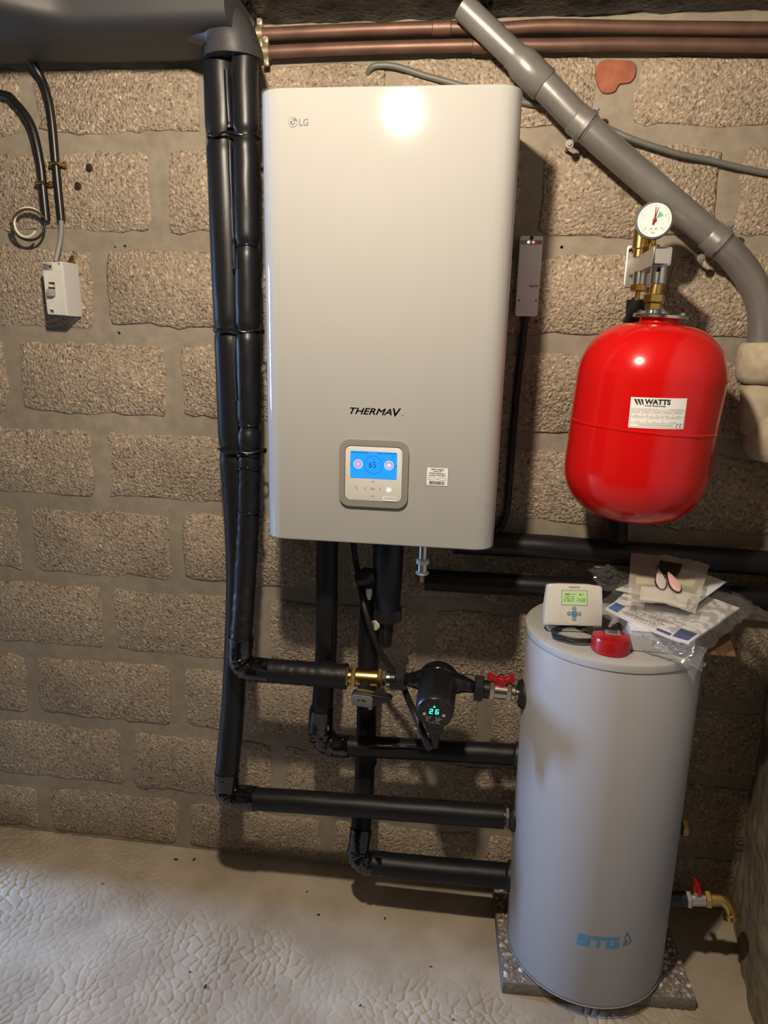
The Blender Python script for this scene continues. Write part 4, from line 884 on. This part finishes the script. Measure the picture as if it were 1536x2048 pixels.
def vq(g, x0, y0, x1, y1, z=0):
    n = max(1, int(abs(x1 - x0) / .005))
    for k in range(n): rectq(g, x0 + (x1 - x0) * k / n, y0, x0 + (x1 - x0) * (k + 1) / n, y1, None, z)
g = G(); vq(g, lx0, ly0, lx1, ly1); g.warp(wrapV); lb = g.build('rating_label', PAPER, EV)
g = G()
for y in (.0415, .0290, .0165): vq(g, lx0 + .002, y, lx1 - .002, y + .0005, .0003)
for x in (-.040, -.0215, -.002, .0185): vq(g, x, .0290, x + .0005, .0415, .0003)
for x in (-.030, .000): vq(g, x, .0165, x + .0005, .0290, .0003)
for x in (lx0 + .0015, lx1 - .002): vq(g, x, ly0 + .002, x + .0005, .0415, .0003)
vq(g, lx0 + .0015, ly0 + .002, lx1 - .0015, ly0 + .0025, .0003)
rr = random.Random(4)
def greek(x0, x1, y, h_=.0011):
    x = x0
    while x < x1:
        d_ = rr.uniform(.001, .003); rectq(g, x, y, min(x + d_, x1), y + h_, None, .0003); x += d_ + .0008
for xa, xb in ((-.060, -.043), (-.037, -.024), (-.019, -.005), (.001, .016), (.021, .038)):
    for y in (.0385, .0362): greek(xa, xb, y, .0009)
    greek(xa + .005, xb - .004, .0312)
for xa, xb in ((-.058, -.036), (-.026, -.006), (.006, .036)):
    greek(xa, xb, .0262, .0009); greek(xa + .008, xb - .007, .0190)
greek(-.046, .020, .0135, .0008); greek(-.044, .022, .0115, .0008); greek(lx0 + .003, -.01, .0437, .0009); greek(.012, .040, .0437, .0009)
g.warp(wrapV); g.build('label_lines', MGREY, lb)['kind'] = 'stuff'
g = G()
for k in range(3):
    x = -.0585 + .0062 * k; g.add([(x + .0002, .0627, .0003), (x + .0050, .0627, .0003), (x + .0098 - .0018 * (k == 2), .0517, .0003), (x + .0062 + .0006 * (k < 2), .0517, .0003)], [(0, 1, 2, 3)])
g.text('WATTS', .0132, Matrix.Translation((-.0365, .0537, .0003)), offset=.0006, sx=1.08, depth=.0001)
g.text('WATER TECHNOLOGIES', .0034, Matrix.Translation((-.0365, .0490, .0003)), offset=.0001, sx=1.05, depth=.0001)
for cx in (.0315, .0385):
    ar = [math.radians(a) for a in range(80, 281, 20)]
    for a, b in zip(ar[:-1], ar[1:]): g.add([(cx + r_ * math.cos(t), .0122 + r_ * math.sin(t), .0003) for r_, t in ((.0030, a), (.0038, a), (.0038, b), (.0030, b))], [(0, 1, 2, 3)])
rectq(g, .0352, .0118, .0380, .0126, None, .0003)
g.warp(wrapV); g.build('label_print', INK, lb)
# bracket, manifold, gauge
BR = thing('vessel_bracket', 'steel wall bracket with manifold block and brass fittings above the red vessel', 'bracket', (.78, -.006, 1.63))
wpl = G().ext(rrect(.066, .089, .006, 4, .782, 1.672), .004, face_front(0, -.005, 0), .001).build('wall_plate', STEEL, BR)
cut(wpl, G().ext(circ(.0105, 20, .7635, 1.7045, .0065), .03, face_front(0, .012, 0)))
G().nut((.7665, -.009, 1.7045), (.7665, -.017, 1.7045), .0085).build('bolt', mat('dark_bolt', (.08, .08, .08), .4, .8), BR)
G().box((.7725, -.120, 1.6690), (.031, .226, .034), .0015).build('manifold_arm', STEEL, BR)
G().ext(rrect(.0345, .0345, .004, 4, .7715, 1.6685), .006, face_front(0, -.232, 0), .001).build('end_cap', CHROME, BR)
G().ext(rrect(.0265, .0265, .002, 3, .7715, 1.6685), .0007, face_front(0, -.2382, 0)).build('end_cap_inlay', STEEL, BR)
G().cyl((.776, -.205, 1.619), (.776, -.205, 1.654), .0155, 24, .002).build('quick_coupling', CHROME, BR)
g = G().cyl((.772, -.205, 1.585), (.775, -.206, 1.620), .0125, 20); g.build('brass_sleeve', BRASS, BR)
G().nut((.772, -.208, 1.584), (.773, -.207, 1.600), .0205).build('brass_nut', BRASS, BR)
G().nut((.771, -.210, 1.570), (.772, -.209, 1.583), .0165).build('brass_nut', BRASS, BR)
G().cyl((.770, -.211, 1.559), (.7712, -.210, 1.572), .0125, 20).build('zinc_nipple', CHROME, BR)
G().cyl((.763, -.100, 1.626), (.763, -.100, 1.653), .0140, 22, .001).build('steel_sleeve', CHROME, BR)
G().nut((.763, -.100, 1.613), (.763, -.100, 1.627), .0165).build('brass_nut', BRASS, BR)
G().cyl((.762, -.095, 1.592), (.763, -.100, 1.614), .0055, 12).build('brass_tail', BRASS, BR)
G().tube(spline([(.762, -.095, 1.598), (.759, -.085, 1.575), (.755, -.06, 1.55)]), .0095, 14).build('rubber_boot', RUB, BR)
G().nut((.772, -.140, 1.684), (.771, -.140, 1.700), .0165).build('brass_nut', BRASS, BR)
g = G().cyl((.762, -.072, 1.684), (.762, -.072, 1.702), .012, 18); g.cyl((.762, -.072, 1.70), (.762, -.072, 1.742), .0155, 24, .002); g.cyl((.762, -.072, 1.742), (.762, -.072, 1.750), .006, 14); g.build('air_vent', BRASS, BR)
PG = thing('pressure_gauge', 'round white pressure gauge with red needle above the red vessel', 'gauge', (.768, -.14, 1.70))
g = G().cyl((.7705, -.14, 1.698), (.769, -.143, 1.715), .009, 16); g.build('brass_stem', BRASS, PG)
GM = frame((.768, -.147, 1.7425), (-.16, -1, .02), (1, -.16, 0))
G().lathe([(.030, 0), (.0345, .002), (.0352, .022), (.0342, .0245), (.0318, .0250)], GM, 44).build('case', mat('gauge_case', (.02, .02, .02), .3), PG)
G().band(circ(.0355, 44), circ(.0318, 44), .0035, GM @ Matrix.Translation((0, 0, .0225))).build('bezel', CHROME, PG)
dl = G().ext(circ(.0320, 44), .0008, GM @ Matrix.Translation((0, 0, .0247))).build('dial', PAPER, PG)
DMx = GM @ Matrix.Translation((0, 0, .0258))
g = G()
for k in range(33):
    a = math.radians(225 - 270 * k / 32); l_ = .0035 if k % 8 == 0 else .0018
    c, s_ = math.cos(a), math.sin(a); w_ = .0003 if k % 8 else .0005
    g.add([(c * .0285 - s_ * w_, s_ * .0285 + c * w_, 0), (c * .0285 + s_ * w_, s_ * .0285 - c * w_, 0), (c * (.0285 - l_) + s_ * w_, s_ * (.0285 - l_) - c * w_, 0), (c * (.0285 - l_) - s_ * w_, s_ * (.0285 - l_) + c * w_, 0)], [(0, 1, 2, 3)], DMx)
for t_, a in (('0', 225), ('1', 157), ('2', 90), ('3', 22), ('4', -45)):
    if t_ == '2': continue
    g.text(t_, .006, DMx @ Matrix.Translation((.0215 * math.cos(math.radians(a)), .0215 * math.sin(math.radians(a)) - .002, 0)), 'CENTER', depth=.0001)
g.text('bar', .006, DMx @ Matrix.Translation((0, -.025, 0)), 'CENTER', depth=.0001)
for sx in (-1, 1): g.band(circ(.0020, 14), circ(.0012, 14), .0001, DMx @ Matrix.Translation((sx * .0045, -.0165, 0)))
g.build('dial_print', mat('dial_grey', (.16, .16, .16), .5), dl)['kind'] = 'stuff'
wd_ = [(0, 0)] + [(.015 * math.cos(math.radians(a)), .015 * math.sin(math.radians(a))) for a in range(22, 68, 9)]
G().ext(wd_, .0002, DMx @ Matrix.Translation((.002, .002, 0))).build('green_sector', mat('green_print', (.12, .42, .24), .5), dl)
G().ext([(-.0022, -.009), (.0022, -.009), (.0008, .005), (.0012, .0245), (.0004, .0245), (-.0008, .005)], .0005, DMx @ Matrix.Rotation(-.20, 4, 'Z') @ Matrix.Translation((0, 0, .0004)), 0).build('black_needle', INK, dl)
G().ext([(-.0008, -.003), (.0008, -.003), (.0006, .024), (-.0006, .024)], .0005, DMx @ Matrix.Rotation(-.02, 4, 'Z') @ Matrix.Translation((0, 0, .0010)), 0).build('red_needle', REDP, dl)
G().ext(circ(.0042, 16), .0016, DMx @ Matrix.Translation((0, 0, .0012)), .0005).build('needle_hub', REDP, dl)

# ================================================================== THINGS ON THE TANK
ZT = TT + .0012
TH = thing('room_thermostat', 'off-white room thermostat with green display propped on the tank lid', 'thermostat', (.668, -.225, ZT))
TM_ = Matrix.Translation((.668, -.238, ZT + .012)) @ Matrix.Rotation(math.radians(6), 4, 'Z') @ Matrix.Rotation(math.radians(-17), 4, 'X') @ face_front(0, 0, 0)
body = [(-.0615, .000), (.0605, .000), (.0620, .004), (.0635, .040), (.0615, .084), (.058, .0875), (.030, .0905), (-.028, .0905), (-.053, .0885), (-.0565, .085), (-.0625, .040), (-.0635, .004)]
bs = [Vector((x, y, 0)) for x, y in body]
G().ext(body, .022, TM_, .005).build('housing', OFFW, TH)
G().band(rrect(.0565, .033, .001, 2, .0005, .0605), rrect(.0535, .030, .001, 2, .0005, .0605), .0006, TM_ @ Matrix.Translation((0, 0, .0220))).build('display_rim', MGREY, TH)
ds = G().ext(rrect(.0535, .030, .001, 2, .0005, .0605), .0003, TM_ @ Matrix.Translation((0, 0, .0221))).build('display', mat('green_lcd', (.40, .56, .26), .35, emit=((.35, .62, .2), .22)), TH)
LM = TM_ @ Matrix.Translation((0, 0, .0226))
g = seven(G(), '263', -.0215, .0525, .0052, .0105, .0009, .0072, LM, .06); seven(g, '1438', .0045, .0515, .0036, .0082, .0008, .0052, LM, .06)
for x0, x1 in ((-.019, -.014), (-.013, -.009), (-.0055, -.004), (-.001, .001), (.011, .015), (.018, .0195)): rectq(g, x0, .0665, x1, .0690, LM)
g.ext(circ(.0006, 6), .0001, LM @ Matrix.Translation((-.0085, .0530, 0))); g.ext(circ(.0005, 6), .0001, LM @ Matrix.Translation((.0135, .0560, 0)))
g.build('display_digits', mat('lcd_ink', (.03, .05, .03), .5), ds)['kind'] = 'stuff'
G().text('WATTS', .0058, TM_ @ Matrix.Translation((0, .0808, .0222)), 'CENTER', offset=.0001, sx=1.2).build('lettering', DGREY, TH)
KEYB = mat('steel_blue_key', (.12, .23, .34), .4)
kx, ky = .0005, .0265
G().ext(circ(.0072, 24), .002, TM_ @ Matrix.Translation((kx, ky, .0215)), .0006).build('round_key', KEYB, TH)
for a in range(4):
    g = G(); o = [(-.0050, .0092), (0, .0083), (.0050, .0092), (.0036, .0138), (0, .0160), (-.0036, .0138)]
    R_ = TM_ @ Matrix.Translation((kx, ky, .0215)) @ Matrix.Rotation(a * math.pi / 2, 4, 'Z'); g.ext(o, .0016, R_, .0004); k_ = g.build('arrow_key', KEYB, TH)
    G().ext([(-.0020, .0106), (.0020, .0106), (0, .0138)], .0003, R_ @ Matrix.Translation((0, 0, .0016))).build('arrow_mark', OFFW, k_)
ga = [math.radians(a) for a in range(180, 361, 10)]
G().tube([TM_ @ Vector((kx + .030 * math.cos(a), .034 + .031 * math.sin(a), .0221)) for a in ga], .0006, 6).build('moulded_groove', OFFW, TH, 60)
BMx = Matrix.Translation((.672, -.235, ZT)) @ Matrix.Rotation(math.radians(6), 4, 'Z')
G().box((0, .012, .004), (.112, .046, .008), .002, BMx).build('stand', PAPER, TH)
G().box((0, .024, .030), (.080, .006, .055), .002, BMx).build('stand_back', OFFW, TH)
CC = G().tube([Vector((.672 + (.047 + .0022 * math.sin(t * 5.3)) * math.cos(t), -.278 + (.037 + .0018 * math.sin(t * 4.1)) * math.sin(t), ZT + .0045 + .0022 * math.sin(t * 1.7) + .00085 * t / 6.28 * 2)) for t in [k * .16 for k in range(158)]], .0030, 8)
tag(CC.build('coiled_cable', RUB, ang=60), 'small coil of black cable lying on the tank lid', 'cable')
# red tape-measure shaped case
RC = thing('red_case', 'rounded red plastic case with a metal clip on the tank lid', 'case', (.737, -.325, ZT))
RO = Matrix.Translation((.737, -.325, ZT)) @ Matrix.Rotation(math.radians(2), 4, 'Z')
o = []
for k in range(25):
    a = math.radians(180 + 180 * k / 24); o.append((.038 * math.cos(a), .040 * math.sin(a) * .95 + .0))
o += [(.0385, .012), (.030, .026), (-.024, .028), (-.036, .020), (-.039, .010)]
G().ext(o, .032, RO, .008).build('shell', REDP, RC)
G().box((.002, .006, .034), (.030, .022, .003), .0008, RO @ Matrix.Rotation(math.radians(-8), 4, 'Z')).build('metal_clip', mat('pale_clip', (.45, .43, .38), .3, .6), RC)
G().box((.002, .006, .0358), (.018, .013, .0015), .0004, RO @ Matrix.Rotation(math.radians(-8), 4, 'Z')).build('clip_inlay', DGREY, RC)
G().box((-.004, .040, .016), (.05, .022, .028), .005, RO).build('rear_block', BLKP, RC)
# white box, booklet, papers, bags
BX = thing('cardboard_box', 'small plain grey-white box under the plastic bags on the tank lid', 'box', (.83, -.25, ZT))
BM = Matrix.Translation((.842, -.235, ZT)) @ Matrix.Rotation(math.radians(-3), 4, 'Z')
G().box((0, 0, .022), (.125, .185, .044), .003, BM).build('carton', mat('grey_white_card', (.47, .47, .50), .5), BX)
G().box((0, 0, .045), (.127, .187, .003), .0006, BM).build('lid_flap', PAPER, BX)
CD = G().ext([(.86, -.315), (.985, -.318), (1.012, -.20), (.88, -.19)], .003, Matrix.Translation((0, 0, ZT + .001)))
tag(CD.build('cardboard_sheet', mat('brown_card', (.20, .11, .065), .6)), 'flat brown cardboard sheet sticking out past the tank edge', 'cardboard')
# booklet: a thick stapled leaflet, slightly sagging
def quad_sheet(c, nu, nv, fz, th=.0):
    P0, P1, P2, P3 = [Vector(q) for q in c]
    def fn(a, b):
        p = P0.lerp(P1, a).lerp(P3.lerp(P2, a), b); return p + Vector((0, 0, fz(a, b)))
    return grid(nu, nv, fn)
ZB = ZT + .057
BC = [(.736, -.240, ZB - .004), (.866, -.395, ZB - .004), (1.020, -.215, ZB + .008), (.868, -.052, ZB + .016)]
def sheet_solid(c, nu, nv, fz, th):
    v, f = quad_sheet(c, nu, nv, fz); n = len(v); g = G(); g.add([q + Vector((0, 0, th)) for q in v] + v, f + [tuple(i + n for i in q[::-1]) for q in f])
    W_ = nu + 1; rim = [i for i in range(W_)] + [j * W_ + nu for j in range(1, nv + 1)] + [nv * W_ + i for i in range(nu - 1, -1, -1)] + [j * W_ for j in range(nv - 1, 0, -1)]
    g.add([], [(a + n, b + n, b, a) for a, b in zip(rim, rim[1:] + rim[:1])]) if False else None
    for a, b in zip(rim, rim[1:] + rim[:1]): g.f.append((a + n, b + n, b, a))
    return g
BO = thing('instruction_booklet', 'white instruction booklet with blue printed corners under clear plastic', 'booklet', (.866, -.22, ZB))
fzb = lambda a, b: -.006 * math.sin(a * math.pi) * (1 - b) + .004 * noise.noise(Vector((a * 3, b * 3, 2)))
sheet_solid(BC, 14, 14, fzb, .004).build('pages', PAPER, BO, 50)
def on_sheet(a0, b0, a1, b1, name, m, dz=.0045):
    v, f = grid(6, 6, lambda s_, t: (lambda p: p)(Vector((0, 0, 0)))) if False else (None, None)
    P0, P1, P2, P3 = [Vector(q) for q in BC]
    def fn(s_, t):
        a = a0 + (a1 - a0) * s_; b = b0 + (b1 - b0) * t
        return P0.lerp(P1, a).lerp(P3.lerp(P2, a), b) + Vector((0, 0, fzb(a, b) + dz))
    v, f = grid(6, 6, fn); G().add(v, f).build(name, m, BO, 60)
on_sheet(.02, .03, .14, .20, 'printed_block', BLUEINK); on_sheet(.80, .03, .97, .20, 'printed_block', NAVY); on_sheet(.62, .02, .78, .06, 'printed_block', NAVY); on_sheet(.10, .40, .22, .50, 'printed_block', NAVY)
g = G(); P0, P1, P2, P3 = [Vector(q) for q in BC]; rr = random.Random(8)
for row in range(9):
    a = .20
    while a < .60:
        d_ = rr.uniform(.015, .05); b0 = .05 + row * .028
        q = [P0.lerp(P1, s_).lerp(P3.lerp(P2, s_), t) + Vector((0, 0, fzb(s_, t) + .0046)) for s_, t in ((a, b0), (a + d_, b0), (a + d_, b0 + .012), (a, b0 + .012))]
        g.add(q, [(0, 1, 2, 3)]); a += d_ + .012
g.build('printed_lines', MGREY, BO, 60)['kind'] = 'stuff'
FL_ = thing('folded_leaflet', 'folded white paper leaflet on top of the booklet', 'leaflet', (.89, -.13, ZB + .02))
LC = [(.772, -.155, ZB + .012), (.90, -.265, ZB + .014), (1.020, -.125, ZB + .036), (.905, -.045, ZB + .040)]
sheet_solid(LC, 8, 8, lambda a, b: .006 * abs(math.sin(a * 3.1)) , .002).build('pages', PAPER, FL_, 50)
G().tube([Vector(LC[1]) + Vector((.002, 0, .004)), Vector(LC[2]) + Vector((.002, 0, .004))], .0012, 6).build('folded_edge', NAVY, FL_, 60)
def plastic(name, tint, fac, rough):
    m = bpy.data.materials.new(name); m.use_nodes = True; nt = m.node_tree; N = nt.nodes; L = nt.links
    N.remove(N['Principled BSDF']); out = N['Material Output']
    tr = N.new('ShaderNodeBsdfTransparent'); tr.inputs[0].default_value = (.97, .97, .97, 1)
    gl = N.new('ShaderNodeBsdfGlossy'); gl.inputs['Roughness'].default_value = rough
    df = N.new('ShaderNodeBsdfDiffuse'); df.inputs[0].default_value = tuple(tint) + (1,)
    fr = N.new('ShaderNodeFresnel'); fr.inputs[0].default_value = 1.5
    m1 = N.new('ShaderNodeMixShader'); m1.inputs[0].default_value = fac; L.new(tr.outputs[0], m1.inputs[1]); L.new(df.outputs[0], m1.inputs[2])
    m2 = N.new('ShaderNodeMixShader'); mf = N.new('ShaderNodeMath'); mf.operation = 'MULTIPLY'; mf.inputs[1].default_value = .55; L.new(fr.outputs[0], mf.inputs[0]); L.new(mf.outputs[0], m2.inputs[0]); L.new(m1.outputs[0], m2.inputs[1]); L.new(gl.outputs[0], m2.inputs[2])
    L.new(m2.outputs[0], out.inputs[0]); return m
CLEAR = plastic('clear_bag_film', (.75, .74, .73), .07, .09); MILKY = plastic('milky_bag_film', (.74, .69, .61), .42, .22)
def crumple(a, b, s, amp, sd):
    q = Vector((a * s, b * s, sd)); r = abs(noise.noise(q)) * 1.0 + abs(noise.noise(q * 2.1)) * .6 + abs(noise.noise(q * 4.3)) * .3
    return amp * r
# large clear bag around the booklet, hanging over the tank rim at the front
CB = [(.712, -.270, ZB + .004), (.868, -.440, ZB - .006), (1.055, -.205, ZB + .010), (.85, -.040, ZB + .026)]
def clearbag(a, b):
    P0, P1, P2, P3 = [Vector(q) for q in CB]; a2 = a; p = P0.lerp(P1, a2).lerp(P3.lerp(P2, a2), b)
    edge = min(a, 1 - a, b, 1 - b); z = .009 + crumple(a, b, 7, .010, 3)
    dx = .010 * noise.noise(Vector((a * 6, b * 6, 9))); p = p + Vector((dx, .010 * noise.noise(Vector((a * 6, b * 6, 19))), z))
    if b < .12: p.z -= (.12 - b) * .26 * (.4 + a)
    if a > .88: p.z -= (a - .88) * .15
    return p
v, f = grid(46, 46, clearbag); CBo = G().add(v, f).build('plastic_bag', CLEAR, ang=25)
tag(CBo, 'large crumpled clear plastic bag wrapped over the booklet', 'bag')
# bag skirt hanging down at the front right
v, f = grid(30, 12, lambda a, b: Vector((.785 + .105 * a + .012 * noise.noise(Vector((a * 9, b * 5, 1))), -.372 - .045 * a + .03 * b * (1 - a) - .012 * abs(noise.noise(Vector((a * 8, b * 6, 4)))), ZB + .003 - .050 * b * (.45 + .55 * a) + .004 * noise.noise(Vector((a * 14, b * 8, 7))))))
sk_ = G().add(v, f).build('bag_skirt', CLEAR, None, 20); sk_.parent = CBo
# second bag poking out at the right
v, f = grid(22, 18, lambda a, b: Vector((.94 + .175 * a * (1 - .35 * b), -.225 + .145 * b + .02 * a, ZB - .006 + .010 * crumple(a, b, 6, 1, 12) - .018 * a + .024 * b)))
tag(G().add(v, f).build('plastic_bag', CLEAR, ang=25), 'clear plastic bag corner fanning out towards the right wall', 'bag')
# loose film rising behind the thermostat
v, f = grid(18, 18, lambda a, b: Vector((.745 + .095 * a - .03 * b + .010 * noise.noise(Vector((a * 5, b * 5, 31))), -.135 - .03 * a + .02 * b + .016 * noise.noise(Vector((a * 7, b * 7, 33))), ZB + .002 + .062 * b * (1 - .6 * abs(a - .45)) + .006 * noise.noise(Vector((a * 8, b * 8, 35))))))
tag(G().add(v, f).build('plastic_film', CLEAR, ang=25), 'loose upright fold of clear plastic film behind the thermostat', 'plastic film')
# milky zip bag with two small tags on top
ZBc = [(.775, -.262, ZB + .022), (.902, -.300, ZB + .022), (.985, -.105, ZB + .070), (.815, -.080, ZB + .078)]
def zipbag(a, b):
    P0, P1, P2, P3 = [Vector(q) for q in ZBc]; p = P0.lerp(P1, a).lerp(P3.lerp(P2, a), b)
    return p + Vector((0, 0, .010 * math.sin(a * math.pi) * (1 - b * .5) + crumple(a, b, 3, .007, 41)))
ZG = thing('zip_bag', 'milky zip bag with pale leaflets lying on top of the pile', 'bag', (.87, -.2, ZB + .02))
v, f = grid(26, 26, zipbag); G().add(v, f).build('film', MILKY, ZG, 25)
def inbag(a0, b0, a1, b1, m, name, dz=-.003):
    v, f = grid(6, 6, lambda s_, t: zipbag(a0 + (a1 - a0) * s_, b0 + (b1 - b0) * t) + Vector((0, 0, dz))); G().add(v, f).build(name, m, ZG, 60)
inbag(.10, .38, .48, .52, mat('pale_yellow_card', (.55, .50, .22), .6), 'yellow_card'); inbag(.55, .46, .88, .60, MATS['pale_yellow_card'], 'yellow_card'); inbag(.18, .06, .85, .34, PAPER, 'white_card', -.004)
def petal(c, ang, lab, m):
    T = thing('teardrop_tag', lab, 'tag', c, 'teardrop tags on the zip bag')
    o = []
    for k in range(28):
        t = 2 * math.pi * k / 28; y = math.cos(t); x = math.sin(t) * (.0095 - .0055 * max(y, -.3)); o.append((x, y * .027))
    M = Matrix.Translation(c) @ Matrix.Rotation(math.radians(34), 4, 'X') @ Matrix.Rotation(ang, 4, 'Z')
    G().ext([(x * 1.16, y * 1.07) for x, y in o], .005, M, .0015).build('dark_rim', INK, T)
    G().ext(o, .0085, M, .003).build('spoon_face', m, T)
    for i in range(7):
        for j in (-1, 0, 1):
            y = -.019 + .006 * i; x = j * .0042 * (1 if y < .008 else .5)
            if abs(x) < (.0095 - .0055 * max(y / .027, -.3)) * .75: G().ext(circ(.0008, 8, x, y), .0003, M @ Matrix.Translation((0, 0, .0085))).build('dot', DOT if m is PINK else DOT2, T)
PINK = mat('pale_pink_enamel', (.72, .45, .42), .25); LIL = mat('pale_lilac_enamel', (.58, .50, .54), .25); DOT = mat('dark_red_dot', (.35, .03, .05), .4); DOT2 = mat('violet_dot', (.22, .12, .24), .4)
pc = zipbag(.42, .40); petal(pc + Vector((0, -.002, .006)), math.radians(2), 'pale lilac dotted teardrop tag on the zip bag', LIL)
pc2 = zipbag(.60, .38); petal(pc2 + Vector((.0, -.002, .006)), math.radians(17), 'pale pink red-dotted teardrop tag on the zip bag', PINK)
hc = zipbag(.52, .70)
hb = G().ext([(-.026, -.012), (-.006, -.026), (.010, -.026), (.022, -.008), (.030, .012), (.006, .016), (-.018, .020)], .008, Matrix.Translation(hc + Vector((0, 0, .001))) @ Matrix.Rotation(math.radians(24), 4, 'X'), .002)
tag(hb.build('key_holder', mat('dark_brown_leather', (.018, .010, .008), .45)), 'dark brown leather key holder on the zip bag', 'key holder')

# ================================================================== CRUMBS ON THE FLOOR
for k, (x, y, s_) in enumerate(((-.365, -.052, .006), (-.313, -.044, .005), (-.529, -.171, .003), (.043, -.113, .003), (.270, -.172, .004), (.092, -.186, .004), (-.128, -.433, .005), (-.178, -.401, .003), (.244, -.427, .003), (.46, -.43, .003), (.40, -.30, .003))):
    g = G().add(iv, if_, Matrix.Translation((x, y, .0018)) @ Matrix.Rotation(k * 1.3, 4, 'Z') @ Matrix.Diagonal((s_ * 1.3, s_ * .7, s_ * .5, 1)))
    tag(g.build('debris_crumb', mat('dark_crumb', (.03, .024, .018), .8)), 'tiny dark crumb lying on the cement floor', 'debris', 'crumbs on the floor')
